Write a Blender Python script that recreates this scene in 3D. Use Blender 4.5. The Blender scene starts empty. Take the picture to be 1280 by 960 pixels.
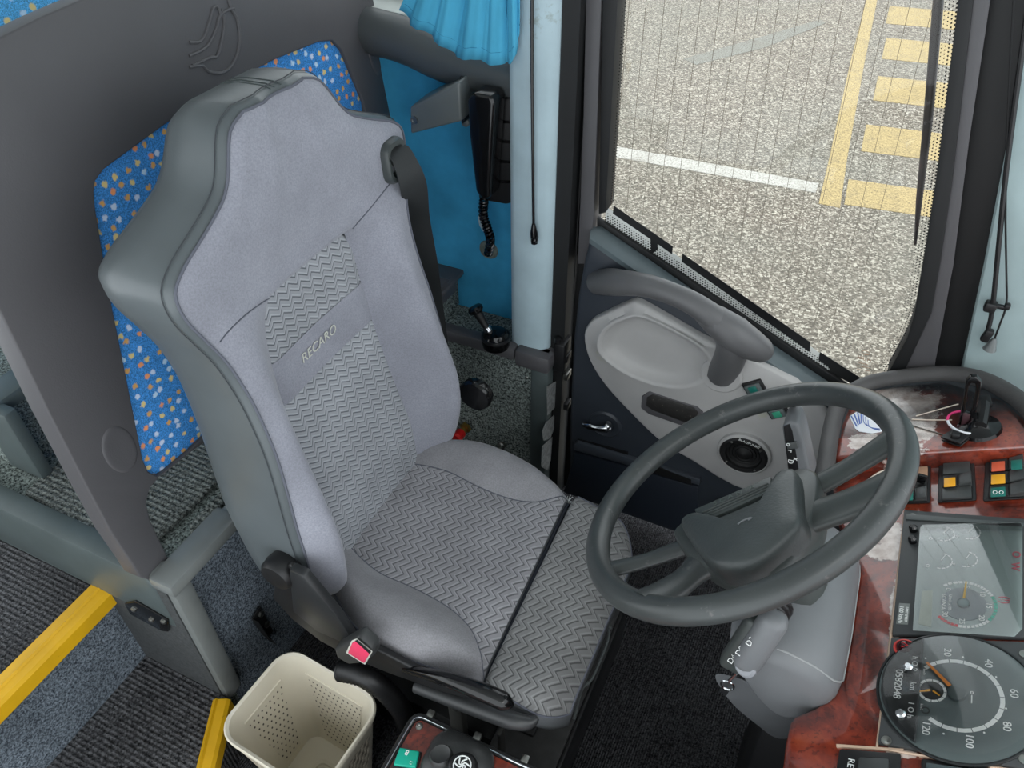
import bpy, bmesh, math, random
from mathutils import Vector as V, Matrix
from math import sin, cos, pi, radians as rad
random.seed(7)
S = bpy.context.scene
COL = S.collection

# ------------------------------------------------------------------ camera
# World axes: X = forward along the coach, Y = towards the driver's side wall, Z = up.
# Cab floor z = 0; the photographer holds the camera 1.78 m above it.
F = 961.0
R = ((0.90479961, -0.28004715, 0.32079786),
     (0.42578076, 0.60726108, -0.67077919),
     (-0.00695825, 0.74351031, 0.66868827))
CAM = V((0, 0, 1.78))
cd = bpy.data.cameras.new('camera')
cd.sensor_width = 36; cd.lens = F / 1280 * 36; cd.clip_start = 0.02; cd.clip_end = 200
co = bpy.data.objects.new('camera', cd); COL.objects.link(co)
M4 = Matrix(R).to_4x4(); M4.translation = CAM
co.matrix_world = M4
S.camera = co

# ------------------------------------------------------------------ light
w = bpy.data.worlds.new('overcast_sky'); S.world = w; w.use_nodes = True
bg = w.node_tree.nodes['Background']
bg.inputs['Color'].default_value = (0.90, 0.96, 1.0, 1)
bg.inputs['Strength'].default_value = 2.0
sd = bpy.data.lights.new('sun', 'SUN'); sd.energy = 1.0; sd.angle = rad(40); sd.color = (1, .97, .92)
so = bpy.data.objects.new('sun', sd); COL.objects.link(so)
so.rotation_euler = (rad(28), rad(22), 0)
S.view_settings.view_transform = 'Standard'
S.view_settings.look = 'None'
S.view_settings.gamma = 1
S.view_settings.use_curve_mapping = False
S.view_settings.exposure = 0.12

# ------------------------------------------------------------------ measuring helpers
# The photograph was resected (camera above); a photo point is turned into metres on a known plane.
def ray(u, v):
    c = (u - 640, -(v - 480), -F)
    return V([sum(R[i][k] * c[k] for k in range(3)) for i in range(3)])
def P(u, v, ax, val):
    i = 'xyz'.index(ax); r = ray(u, v)
    return CAM + r * ((val - CAM[i]) / r[i])
def PL(pts, ax, val):
    out = []
    for u, v in pts:
        q = P(u, v, ax, val)
        if v == -60:        # members that run on above the picture: carried up to the roof along their own lean
            q.x -= (2.04 - q.z) * (.19 if u > 1000 else 0); q.z = 2.04
        out.append(q)
    return out
def PP(u, v, P0, n):
    r = ray(u, v); return CAM + r * ((P0 - CAM).dot(n) / r.dot(n))

# ------------------------------------------------------------------ materials
MC = {}
def lin(c): return tuple((x / 12.92 if x <= .04045 else ((x + .055) / 1.055) ** 2.4) for x in c)
class NT:
    def __init__(s, name):
        s.m = bpy.data.materials.new(name); s.m.use_nodes = True
        s.t = s.m.node_tree; s.b = s.t.nodes['Principled BSDF']; s.out = s.t.nodes['Material Output']
    def n(s, typ, **kw):
        x = s.t.nodes.new(typ)
        for k, v in kw.items():
            if k.startswith('i_'):
                kk = k[2:]; x.inputs[int(kk) if kk.isdigit() else kk].default_value = v
            else: setattr(x, k, v)
        return x
    def l(s, a, b): s.t.links.new(a, b)
    def math(s, op, a, b=None, c=None):
        x = s.n('ShaderNodeMath', operation=op)
        for i, q in enumerate((a, b, c)):
            if q is None: continue
            if isinstance(q, (int, float)): x.inputs[i].default_value = q
            else: s.l(q, x.inputs[i])
        return x.outputs[0]
    def mix(s, f, a, b):
        x = s.n('ShaderNodeMix', data_type='RGBA')
        for q, i in ((f, x.inputs[0]), (a, x.inputs[6]), (b, x.inputs[7])):
            if isinstance(q, (int, float)): i.default_value = q
            elif isinstance(q, tuple): i.default_value = (*q[:3], 1)
            else: s.l(q, i)
        return x.outputs[2]
    def co(s, kind='Object', scale=1):
        tc = s.n('ShaderNodeTexCoord')
        mp = s.n('ShaderNodeMapping'); mp.inputs['Scale'].default_value = (scale,) * 3 if not isinstance(scale, tuple) else scale
        s.l(tc.outputs[kind], mp.inputs[0]); return mp.outputs[0]
    def noise(s, vec, scale, detail=3, rough=.55):
        x = s.n('ShaderNodeTexNoise'); x.inputs['Scale'].default_value = scale
        x.inputs['Detail'].default_value = detail; x.inputs['Roughness'].default_value = rough
        s.l(vec, x.inputs['Vector']); return x.outputs['Fac']
    def ramp(s, f, stops):
        x = s.n('ShaderNodeValToRGB'); e = x.color_ramp.elements
        while len(e) < len(stops): e.new(.5)
        for q, (p, c) in zip(e, stops): q.position = p; q.color = (*c, 1)
        s.l(f, x.inputs[0]); return x.outputs[0]
    def bump(s, h, st=.3, d=.002):
        x = s.n('ShaderNodeBump'); x.inputs['Strength'].default_value = st; x.inputs['Distance'].default_value = d
        s.l(h, x.inputs['Height']); s.l(x.outputs[0], s.b.inputs['Normal'])
    def color(s, c):
        if isinstance(c, tuple): s.b.inputs['Base Color'].default_value = (*c[:3], 1)
        else: s.l(c, s.b.inputs['Base Color'])
    def set(s, rough=.5, metal=0, spec=.5, coat=0):
        s.b.inputs['Roughness'].default_value = rough; s.b.inputs['Metallic'].default_value = metal
        s.b.inputs['Specular IOR Level'].default_value = spec; s.b.inputs['Coat Weight'].default_value = coat
        s.b.inputs['Coat Roughness'].default_value = .06
def plain(name, c, rough=.5, metal=0, var=.0, vs=12, bump=0, bs=300, bd=.001, spec=.5, coat=0, wear=None):
    """plain colour (sRGB 0-1), slight mottling, fine grain relief, optional pale wear"""
    a = NT(name); c = lin(c); a.set(rough, metal, spec, coat)
    if var or wear:
        v = a.co(); n = a.noise(v, vs, 4)
        col = a.ramp(n, [(.3, tuple(x * (1 - var) for x in c)), (.7, tuple(min(1, x * (1 + var)) for x in c))])
        if wear:
            k = a.ramp(a.noise(v, wear[1], 6, .7), [(wear[2], (0, 0, 0)), (wear[2] + .06, (1, 1, 1))])
            col = a.mix(k, col, lin(wear[0]))
        a.color(col)
    else: a.color(c)
    if bump: a.bump(a.noise(a.co(), bs, 2), bump, bd)
    return a.m

def fabric(name, c, var=.12):
    a = NT(name); a.set(.95, spec=.15); c = lin(c); v = a.co()
    a.b.inputs['Sheen Weight'].default_value = .25
    n1 = a.noise(v, 9, 4); n2 = a.noise(v, 330, 3, .7)
    c1 = a.ramp(n1, [(.3, tuple(x * (1 - var) for x in c)), (.7, tuple(x * (1 + var) for x in c))])
    col = a.mix(a.ramp(n2, [(.38, (0, 0, 0)), (.68, (.42, .42, .42))]), c1, tuple(x * .45 for x in c))
    a.color(col); a.bump(n2, .35, .0008)
    return a.m
def zigzag(name, c, dark, T=.027, Pp=.0165):
    """woven zigzag pattern: UV in metres, u across the seat"""
    a = NT(name); a.set(.95, spec=.12); c = lin(c); dark = lin(dark)
    a.b.inputs['Sheen Weight'].default_value = .2
    uv = a.n('ShaderNodeUVMap'); sx = a.n('ShaderNodeSeparateXYZ'); a.l(uv.outputs[0], sx.inputs[0])
    nz = a.noise(uv.outputs[0], 60, 2)
    u = a.math('ADD', sx.outputs[0], a.math('MULTIPLY', nz, .002))
    fx = a.math('FRACT', a.math('DIVIDE', u, T))
    tri = a.math('MINIMUM', a.math('DIVIDE', fx, .66), a.math('DIVIDE', a.math('SUBTRACT', 1.0, fx), .34))
    val = a.math('ADD', a.math('DIVIDE', sx.outputs[1], Pp), a.math('MULTIPLY', tri, 1.0))
    fr = a.math('FRACT', val)
    d = a.math('ABSOLUTE', a.math('SUBTRACT', fr, .5))
    line = a.ramp(d, [(.06, (1, 1, 1)), (.13, (0, 0, 0))])
    d2 = a.math('ABSOLUTE', a.math('SUBTRACT', fr, .78))
    light = a.ramp(d2, [(.03, (1, 1, 1)), (.14, (0, 0, 0))])
    fine = a.noise(uv.outputs[0], 900, 2)
    base = a.mix(a.math('MULTIPLY', fine, .4), c, tuple(x * .55 for x in c))
    base = a.mix(a.math('MULTIPLY', light, .45), base, tuple(min(1, x * 1.6) for x in c))
    col = a.mix(a.math('MULTIPLY', line, .9), base, dark)
    big = a.ramp(a.noise(uv.outputs[0], 7, 3), [(.35, (.86, .86, .86)), (.65, (1.1, 1.1, 1.1))])
    mm = a.n('ShaderNodeMix', data_type='RGBA', blend_type='MULTIPLY'); mm.inputs[0].default_value = 1
    a.l(col, mm.inputs[6]); a.l(big, mm.inputs[7])
    a.color(mm.outputs[2])
    a.bump(a.math('SUBTRACT', fine, a.math('MULTIPLY', line, 1.0)), .3, .0008)
    return a.m
def moquette(name, base, scale=34):
    """blue bus cloth with little woven blossoms"""
    a = NT(name); a.set(.95, spec=.1); v = a.co(); b = lin(base)
    vo = a.n('ShaderNodeTexVoronoi', feature='F1', voronoi_dimensions='2D'); vo.inputs['Scale'].default_value = scale; vo.inputs['Randomness'].default_value = .6
    nz = a.n('ShaderNodeTexNoise'); nz.inputs['Scale'].default_value = 160; a.l(v, nz.inputs['Vector'])
    vm = a.n('ShaderNodeVectorMath', operation='MULTIPLY_ADD'); a.l(nz.outputs['Color'], vm.inputs[0])
    vm.inputs[1].default_value = (.009,) * 3; a.l(v, vm.inputs[2])
    s3 = a.n('ShaderNodeSeparateXYZ'); a.l(vm.outputs[0], s3.inputs[0]); c3 = a.n('ShaderNodeCombineXYZ'); a.l(s3.outputs[1], c3.inputs[0]); a.l(s3.outputs[2], c3.inputs[1]); a.l(c3.outputs[0], vo.inputs['Vector'])
    sp = a.n('ShaderNodeSeparateColor'); a.l(vo.outputs['Color'], sp.inputs[0])
    dot = a.ramp(vo.outputs['Distance'], [(.16, (1, 1, 1)), (.27, (0, 0, 0))])
    pc = a.n('ShaderNodeValToRGB'); e = pc.color_ramp; e.interpolation = 'CONSTANT'
    cols = [(0, (.80, .86, .95)), (.25, (.88, .80, .55)), (.5, (.85, .66, .40)), (.72, (.75, .86, .95)), (.86, (.93, .62, .42))]
    while len(e.elements) < 5: e.elements.new(.5)
    for q, (p, c) in zip(e.elements, cols): q.position = p; q.color = (*lin(c), 1)
    a.l(sp.outputs[0], pc.inputs[0])
    fine = a.noise(v, 420, 2)
    bb = a.ramp(fine, [(.35, tuple(x * .6 for x in b)), (.65, tuple(min(1, x * 1.35) for x in b))])
    a.color(a.mix(dot, bb, pc.outputs[0])); a.bump(fine, .4, .001)
    return a.m
def carpet(name, c, c2, rib=0, axis='x', scale=260):
    a = NT(name); a.set(1, spec=.05); v = a.co(); c = lin(c); c2 = lin(c2)
    n = a.noise(v, scale, 3, .7)
    col = a.ramp(n, [(.36, c), (.47, tuple((p + q) / 2 * .8 for p, q in zip(c, c2))), (.62, c2)])
    h = n
    if rib:
        wv = a.n('ShaderNodeTexWave', bands_direction=axis.upper()); wv.inputs['Scale'].default_value = rib
        wv.inputs['Distortion'].default_value = 1.2; wv.inputs['Detail Scale'].default_value = 8; a.l(v, wv.inputs['Vector'])
        col = a.mix(a.math('MULTIPLY', wv.outputs['Fac'], .40), col, tuple(x * .35 for x in c))
        h = a.math('SUBTRACT', n, wv.outputs['Fac'])
    big = a.ramp(a.noise(v, 5, 3), [(.35, (.75, .75, .75)), (.65, (1.15, 1.15, 1.15))])
    mm = a.n('ShaderNodeMix', data_type='RGBA', blend_type='MULTIPLY'); mm.inputs[0].default_value = 1
    a.l(col, mm.inputs[6]); a.l(big, mm.inputs[7]); a.color(mm.outputs[2]); a.bump(h, .8, .004)
    return a.m
def burl(name, coat=1.0, worn=()):
    """burl veneer; worn: pale spots, flaked lacquer mixed with painted window reflection, as (centre, radius along, radius across)"""
    a = NT(name); a.set(.35, spec=.5, coat=coat); v = a.co(); a.b.inputs['Coat IOR'].default_value = 1.9
    nz = a.n('ShaderNodeTexNoise'); nz.inputs['Scale'].default_value = 6; nz.inputs['Detail'].default_value = 5; a.l(v, nz.inputs['Vector'])
    vm = a.n('ShaderNodeVectorMath', operation='MULTIPLY_ADD'); a.l(nz.outputs['Color'], vm.inputs[0]); vm.inputs[1].default_value = (.25,) * 3; a.l(v, vm.inputs[2])
    n = a.noise(vm.outputs[0], 16, 6, .65)
    col = a.ramp(n, [(.30, lin((.20, .085, .06))), (.45, lin((.40, .14, .085))), (.58, lin((.54, .20, .115))), (.75, lin((.63, .29, .17)))])
    sp = a.ramp(a.noise(v, 140, 2), [(.58, (0, 0, 0)), (.66, (1, 1, 1))])
    col = a.mix(a.math('MULTIPLY', sp, .5), col, lin((.15, .05, .04)))
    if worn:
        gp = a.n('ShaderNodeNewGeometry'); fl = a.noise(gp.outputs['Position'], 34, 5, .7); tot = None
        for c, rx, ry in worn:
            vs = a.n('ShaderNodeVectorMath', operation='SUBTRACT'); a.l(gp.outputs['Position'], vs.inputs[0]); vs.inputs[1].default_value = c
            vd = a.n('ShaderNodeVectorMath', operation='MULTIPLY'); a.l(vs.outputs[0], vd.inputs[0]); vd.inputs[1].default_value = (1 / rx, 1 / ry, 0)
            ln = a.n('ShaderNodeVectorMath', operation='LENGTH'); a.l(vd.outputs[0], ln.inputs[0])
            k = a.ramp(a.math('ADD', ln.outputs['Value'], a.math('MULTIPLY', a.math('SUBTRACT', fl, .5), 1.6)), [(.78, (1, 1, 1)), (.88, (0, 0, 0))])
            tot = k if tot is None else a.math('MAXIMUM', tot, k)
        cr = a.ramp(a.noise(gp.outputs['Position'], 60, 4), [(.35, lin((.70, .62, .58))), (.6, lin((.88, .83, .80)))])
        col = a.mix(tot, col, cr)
    a.color(col)
    return a.m
def emis(name, c, s=1):
    a = NT(name); a.color(lin(c)); a.b.inputs['Emission Color'].default_value = (*lin(c), 1); a.b.inputs['Emission Strength'].default_value = s
    return a.m
def glassm(name, tint=(1, 1, 1), gloss=.06, rough=.02):
    a = NT(name); t = a.n('ShaderNodeBsdfTransparent'); t.inputs[0].default_value = (*tint, 1)
    g = a.n('ShaderNodeBsdfGlossy'); g.inputs['Roughness'].default_value = rough
    fr = a.n('ShaderNodeFresnel'); fr.inputs[0].default_value = 1.45
    m = a.n('ShaderNodeMixShader'); a.l(a.math('MULTIPLY', fr.outputs[0], gloss * 10), m.inputs[0])
    a.l(t.outputs[0], m.inputs[1]); a.l(g.outputs[0], m.inputs[2]); a.l(m.outputs[0], a.out.inputs[0])
    return a.m
def asphalt(name):
    a = NT(name); a.set(.95, spec=.2); v = a.co()
    vo = a.n('ShaderNodeTexVoronoi'); vo.inputs['Scale'].default_value = 84; a.l(v, vo.inputs['Vector'])
    sp = a.n('ShaderNodeSeparateColor'); a.l(vo.outputs['Color'], sp.inputs[0])
    n = a.noise(v, 105, 4, .75)
    k = a.math('ADD', a.math('MULTIPLY', sp.outputs[0], .5), a.math('MULTIPLY', n, .6))
    col = a.ramp(k, [(.28, lin((.32, .295, .265))), (.52, lin((.46, .43, .39))), (.66, lin((.56, .53, .485))), (.82, lin((.78, .755, .70)))])
    patch = a.ramp(a.noise(v, .55, 4), [(.40, (0, 0, 0)), (.62, (1, 1, 1))])
    a.color(a.mix(a.math('MULTIPLY', patch, .30), col, lin((.48, .49, .46))))
    a.bump(k, .6, .01)
    return a.m
def paint(name, c, hold=.42):
    """worn road paint; the stones show through"""
    a = NT(name); a.set(.9, spec=.2); v = a.co(); c = lin(c)
    n = a.noise(v, 70, 4, .75)
    col = a.ramp(n, [(.30, lin((.36, .33, .29))), (hold, tuple(x * .8 for x in c)), (.6, c)])
    big = a.noise(v, 3.5, 4, .7)
    a.color(a.mix(a.math('MULTIPLY', a.ramp(big, [(.5, (0, 0, 0)), (.8, (1, 1, 1))]), .6), col, lin((.46, .43, .38))))
    return a.m
def dots(name, base, hole, nx, ny, r=.2, bump=0):
    """flat print / punched pattern from the UV map"""
    a = NT(name); a.set(.55); uv = a.n('ShaderNodeUVMap'); sx = a.n('ShaderNodeSeparateXYZ'); a.l(uv.outputs[0], sx.inputs[0])
    vy = a.math('MULTIPLY', sx.outputs[1], ny); row = a.math('FLOOR', vy)
    vx = a.math('ADD', a.math('MULTIPLY', sx.outputs[0], nx), a.math('MULTIPLY', row, .5))
    dx = a.math('SUBTRACT', a.math('FRACT', vx), .5); dy = a.math('SUBTRACT', a.math('FRACT', vy), .5)
    d = a.math('SQRT', a.math('ADD', a.math('MULTIPLY', dx, dx), a.math('MULTIPLY', dy, dy)))
    k = a.ramp(d, [(r, (1, 1, 1)), (r + .08, (0, 0, 0))])
    a.color(a.mix(k, lin(base), lin(hole)))
    if bump: a.bump(d, bump, .004)
    return a.m

def build_materials():
    m = MC
    m['fabric'] = fabric('grey_seat_cloth', (.60, .605, .645))
    m['fabric_worn'] = fabric('worn_grey_seat_cloth', (.58, .575, .59), .18)
    m['zig'] = zigzag('zigzag_weave', (.65, .66, .68), (.34, .355, .38), .029, .0128)
    m['zig2'] = zigzag('zigzag_weave_worn', (.60, .595, .61), (.36, .36, .37), .031, .0158)
    m['zig3'] = zigzag('zigzag_weave_front', (.52, .52, .52), (.31, .31, .31), .031, .0158)
    m['vinyl'] = plain('grey_vinyl', (.365, .39, .40), .33, var=.10, vs=6, bump=.15, bs=500, bd=.0006)
    m['vinyl_dark'] = plain('dark_vinyl', (.36, .37, .38), .5, var=.1, bump=.1, bs=500, bd=.0006)
    m['thread'] = plain('seam_thread', (.38, .39, .43), .9)
    m['shellgrey'] = plain('charcoal_moulding', (.325, .32, .33), .50, var=.08, vs=3, bump=.25, bs=380, bd=.0007)
    m['black'] = plain('black_plastic', (.10, .10, .105), .42, var=.1, bump=.1, bs=400, bd=.0005)
    m['blackgloss'] = plain('glossy_black_plastic', (.06, .06, .065), .15)
    m['black_dark'] = plain('black_steel', (.055, .056, .06), .6)
    m['rubber'] = plain('black_rubber', (.075, .08, .085), .6, var=.2, bump=.1)
    m['strap'] = plain('belt_webbing', (.17, .18, .185), .75, bump=.4, bs=900, bd=.0006)
    m['moq'] = moquette('blue_moquette', (.27, .55, .82), 44)
    m['moq2'] = moquette('pale_blue_moquette', (.36, .68, .88), 30)
    m['bluewall'] = plain('blue_wall_cloth', (.25, .60, .76), .95, var=.22, vs=7, bump=.5, bs=420, bd=.001, spec=.1)
    m['carpet'] = carpet('black_cab_carpet', (.105, .105, .11), (.40, .40, .41), 55, 'x', 220)
    m['carpet_dark'] = carpet('dark_tread_carpet', (.14, .14, .15), (.46, .46, .47), 30, 'y', 200)
    m['carpet_blue'] = carpet('blue_grey_riser_carpet', (.20, .225, .26), (.54, .58, .62), 0, 'x', 230)
    m['carpet_green'] = carpet('grey_green_carpet', (.15, .175, .175), (.66, .70, .68), 0, 'x', 190)
    m['carpet_mat'] = carpet('ribbed_grey_mat', (.21, .225, .225), (.62, .64, .62), 26, 'y', 200)
    m['greentrim'] = plain('grey_green_edging', (.31, .345, .345), .38, var=.1)
    m['railtrim'] = plain('satin_grey_edging', (.47, .485, .48), .27, var=.08)
    m['yellow'] = plain('yellow_nosing', (.86, .66, .06), .5, var=.10, vs=14, wear=((.45, .36, .12), 40, .66))
    m['pillar'] = plain('pale_blue_pillar_cloth', (.68, .76, .79), .85, var=.10, vs=9, bump=.25, bs=260, bd=.0008, wear=((.56, .60, .58), 7, .60))
    m['curtain'] = plain('turquoise_curtain_cloth', (.29, .66, .80), .85, var=.10, vs=10, bump=.3, bs=700, bd=.0006)
    m['navy'] = plain('navy_door_moulding', (.205, .225, .255), .42, var=.08, vs=4, bump=.12, bs=450, bd=.0005)
    m['sillgrey'] = plain('slate_sill', (.33, .375, .39), .42, var=.06)
    m['insert'] = plain('silver_grey_door_insert', (.69, .685, .68), .45, var=.07, vs=8, bump=.08, wear=((.68, .68, .63), 11, .64))
    m['handle'] = plain('grey_grab_handle', (.37, .37, .375), .42, var=.08)
    m['chrome'] = plain('chrome', (.80, .81, .82), .12, 1)
    m['steel'] = plain('zinc_steel', (.62, .62, .60), .35, 1)
    m['wheel'] = plain('dark_green_grey_wheel_skin', (.235, .255, .25), .40, var=.12, vs=14, bump=.25, bs=420, bd=.0006)
    m['worn_rim'] = plain('worn_wheel_rim', (.24, .255, .255), .34, var=.12, vs=14, bump=.2, bs=420, bd=.0006, wear=((.36, .36, .355), 38, .60))
    m['shroud'] = plain('grey_column_shroud', (.43, .44, .45), .42, var=.06, bump=.2, bs=380, bd=.0006)
    m['burl'] = burl('burl_veneer')
    m['burl_s'] = burl('burl_veneer_console', .35)
    m['cream'] = plain('cream_edge_line', (.80, .69, .60), .35)
    m['bezel'] = plain('charcoal_bezel', (.245, .255, .26), .5, bump=.1)
    m['dialface'] = plain('dial_face', (.35, .39, .39), .35)
    m['screen'] = plain('pale_reflecting_display', (.66, .72, .72), .25)
    m['dialblack'] = plain('black_dial', (.12, .13, .135), .3)
    m['cover'] = glassm('instrument_glass', gloss=.08)
    m['white'] = plain('white_print', (.93, .94, .93), .6)
    m['teal'] = plain('teal_print', (.15, .72, .60), .6)
    m['red'] = plain('red_print', (.85, .14, .16), .5)
    m['pinkred'] = plain('faded_red_print', (.80, .36, .42), .6)
    m['orange'] = plain('orange_needle', (.92, .55, .22), .5)
    m['amber'] = plain('amber_lens', (.93, .66, .14), .35)
    m['greenlens'] = plain('green_lens', (.05, .68, .55), .35)
    m['greendark'] = plain('dark_green_lens', (.10, .42, .38), .35)
    m['redlens'] = plain('orange_red_lens', (.85, .38, .26), .35)
    m['tan'] = plain('tan_tape', (.66, .52, .42), .7)
    m['brass'] = plain('brass_key', (.75, .62, .32), .3, 1)
    m['bin'] = plain('cream_bin_plastic', (.87, .84, .77), .45, var=.05, vs=6)
    m['binhole'] = dots('cream_bin_perforated', (.86, .83, .76), (.25, .22, .18), 13, 14, .13)
    m['binweave'] = dots('cream_bin_woven', (.80, .76, .69), (.66, .62, .55), 9, 10, .3, .9)
    m['glass'] = glassm('window_glass', (.985, .99, .985), .05)
    m['frit'] = plain('white_frit_band', (.88, .89, .87), .7)
    m['asphalt'] = asphalt('bleached_asphalt')
    m['wpaint'] = paint('white_road_paint', (.76, .75, .72), .47)
    m['ypaint'] = paint('yellow_road_paint', (.74, .66, .48), .50)
    m['ledge'] = plain('pale_window_ledge', (.80, .82, .80), .6, var=.1)
    m['silltube'] = plain('grey_vinyl_sill_roll', (.30, .315, .32), .42)
    m['bracket'] = plain('grey_metal_housing', (.41, .43, .43), .3)
    m['buckle'] = plain('pink_red_buckle_button', (.93, .27, .42), .35)
    m['redcap'] = plain('red_cap', (.87, .11, .11), .35)
    m['sticker'] = plain('white_sticker', (.93, .94, .96), .5)
    m['bluep'] = plain('blue_print', (.33, .44, .72), .6)
    m['pink'] = plain('pink_elastic', (.95, .25, .52), .6)
    m['cable'] = plain('pale_cable', (.90, .84, .78), .5)
    m['label'] = plain('worn_grey_label', (.52, .53, .53), .6, var=.4, vs=90)
    m['silver'] = plain('silver_embroidery', (.80, .80, .76), .6)
    m['clear'] = plain('crumpled_clear_plastic', (.62, .68, .70), .3)
build_materials()

# ------------------------------------------------------------------ object helpers
WL = {}     # world location of each object's origin
def root(name, label, cat, loc, group=None, kind=None):
    o = bpy.data.objects.new(name, None); o.empty_display_size = .05; COL.objects.link(o)
    o.location = loc; WL[o] = V(loc)
    tag(o, label, cat, group, kind); return o
def tag(o, label=None, cat=None, group=None, kind=None):
    if label: o['label'] = label
    if cat: o['category'] = cat
    if group: o['group'] = group
    if kind: o['kind'] = kind
    return o
def obj(name, bm, mat, parent=None, smooth=True, label=None, kind=None, angle=38):
    bmesh.ops.recalc_face_normals(bm, faces=bm.faces)
    me = bpy.data.meshes.new(name)
    vs = [v.co for v in bm.verts]
    lo = V([min(v[i] for v in vs) for i in range(3)]); hi = V([max(v[i] for v in vs) for i in range(3)])
    c = (lo + hi) / 2
    for v in bm.verts: v.co -= c
    if smooth:
        for f in bm.faces: f.smooth = True
        for e in bm.edges:
            if len(e.link_faces) == 2 and e.calc_face_angle(0) > rad(angle): e.smooth = False
    bm.to_mesh(me); bm.free()
    o = bpy.data.objects.new(name, me); COL.objects.link(o)
    if isinstance(mat, str): mat = MC[mat]
    if mat: me.materials.append(mat)
    if parent: o.parent = parent; o.location = c - WL[parent]
    else: o.location = c
    WL[o] = c
    if label: o['label'] = label
    if kind: o['kind'] = kind
    return o
def B(): return bmesh.new()
def catmull(pts, n=6, closed=False):
    pts = [V(p) for p in pts]; out = []; N = len(pts)
    for i in range(N if closed else N - 1):
        g = (lambda k: pts[k % N]) if closed else (lambda k: pts[max(0, min(N - 1, k))])
        p0, p1, p2, p3 = g(i - 1), g(i), g(i + 1), g(i + 2)
        for j in range(n):
            t = j / n
            out.append(.5 * ((2 * p1) + (p2 - p0) * t + (2 * p0 - 5 * p1 + 4 * p2 - p3) * t * t + (3 * p1 - p0 - 3 * p2 + p3) * t ** 3))
    if not closed: out.append(pts[-1])
    return out
def lerp_list(vals, n):
    out = []
    for i in range(n):
        t = i / (n - 1) * (len(vals) - 1); k = min(int(t), len(vals) - 2); f = t - k
        out.append(vals[k] * (1 - f) + vals[k + 1] * f)
    return out
def loft(bm, rings, close=True, cap0=True, cap1=True, loop=False):
    vv = [[bm.verts.new(p) for p in r] for r in rings]
    N = len(rings[0]); M = len(vv)
    for i in range(M if loop else M - 1):
        a, b = vv[i], vv[(i + 1) % M]
        for j in range(N if close else N - 1):
            bm.faces.new((a[j], a[(j + 1) % N], b[(j + 1) % N], b[j]))
    if not loop and close:
        if cap0: bm.faces.new(vv[0])
        if cap1: bm.faces.new(vv[-1])
    return vv
def tube(bm, pts, r, seg=10, closed=False, up=None, flat=1.0, caps=True):
    """round tube along pts; r a number or list; flat squashes the section along 'up'"""
    pts = [V(p) for p in pts]; N = len(pts)
    rs = [r] * N if isinstance(r, (int, float)) else (list(r) if len(r) == N else lerp_list(list(r), N))
    rings = []; a = None
    for i, p in enumerate(pts):
        if closed: t = pts[(i + 1) % N] - pts[i - 1]
        else: t = pts[min(i + 1, N - 1)] - pts[max(i - 1, 0)]
        t.normalize()
        if up is not None: a = V(up) - t * V(up).dot(t)
        elif a is None: a = t.orthogonal()
        else: a = a - t * a.dot(t)
        a.normalize(); b = t.cross(a)
        rings.append([p + (a * cos(2 * pi * k / seg) * flat + b * sin(2 * pi * k / seg)) * rs[i] for k in range(seg)])
    loft(bm, rings, True, caps, caps, loop=closed)
def bevel(bm, w, seg=2, ang=25):
    es = [e for e in bm.edges if len(e.link_faces) == 2 and e.calc_face_angle(0) > rad(ang)]
    if w > 0: bmesh.ops.bevel(bm, geom=es, offset=w, segments=seg, profile=.5, affect='EDGES', clamp_overlap=True)
def box(bm, c, s, rot=None, bev=0, seg=2):
    t = B(); bmesh.ops.create_cube(t, size=1)
    for v in t.verts: v.co = V((v.co.x * s[0], v.co.y * s[1], v.co.z * s[2]))
    if bev: bevel(t, bev, seg)
    for v in t.verts:
        if rot is not None: v.co = rot @ v.co
        v.co = v.co + V(c)
    merge(bm, t)
def merge(bm, t):
    m = {}
    for v in t.verts: m[v] = bm.verts.new(v.co)
    for f in t.faces:
        try: bm.faces.new([m[v] for v in f.verts])
        except ValueError: pass
    t.free()
def prism(bm, pts, vec, bev=0, seg=2):
    t = B(); vec = V(vec)
    a = [t.verts.new(p) for p in pts]; b = [t.verts.new(V(p) + vec) for p in pts]; n = len(pts)
    t.faces.new(a); t.faces.new(b)
    for i in range(n): t.faces.new((a[i], a[(i + 1) % n], b[(i + 1) % n], b[i]))
    bmesh.ops.recalc_face_normals(t, faces=t.faces)
    if bev: bevel(t, bev, seg)
    merge(bm, t)
def lathe(bm, prof, c, axis=(0, 0, 1), seg=24, cap=True):
    """prof: (radius, height) pairs along axis from c"""
    ax = V(axis).normalized(); a = ax.orthogonal().normalized(); b = ax.cross(a)
    loft(bm, [[V(c) + ax * h + (a * cos(2 * pi * k / seg) + b * sin(2 * pi * k / seg)) * max(r, 1e-5) for k in range(seg)] for r, h in prof], True, cap, cap)
def rrect(w, h, r, n=4):
    out = []
    for cx, cy, a0 in ((w / 2 - r, h / 2 - r, 0), (-w / 2 + r, h / 2 - r, 90), (-w / 2 + r, -h / 2 + r, 180), (w / 2 - r, -h / 2 + r, 270)):
        for k in range(n + 1):
            a = rad(a0 + 90 * k / n); out.append((cx + r * cos(a), cy + r * sin(a)))
    return out
def interp(tab, x):
    if x <= tab[0][0]: return tab[0][1]
    for (a, b), (c, d) in zip(tab, tab[1:]):
        if x <= c:
            t = (x - a) / (c - a); return b + (d - b) * t
    return tab[-1][1]
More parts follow.
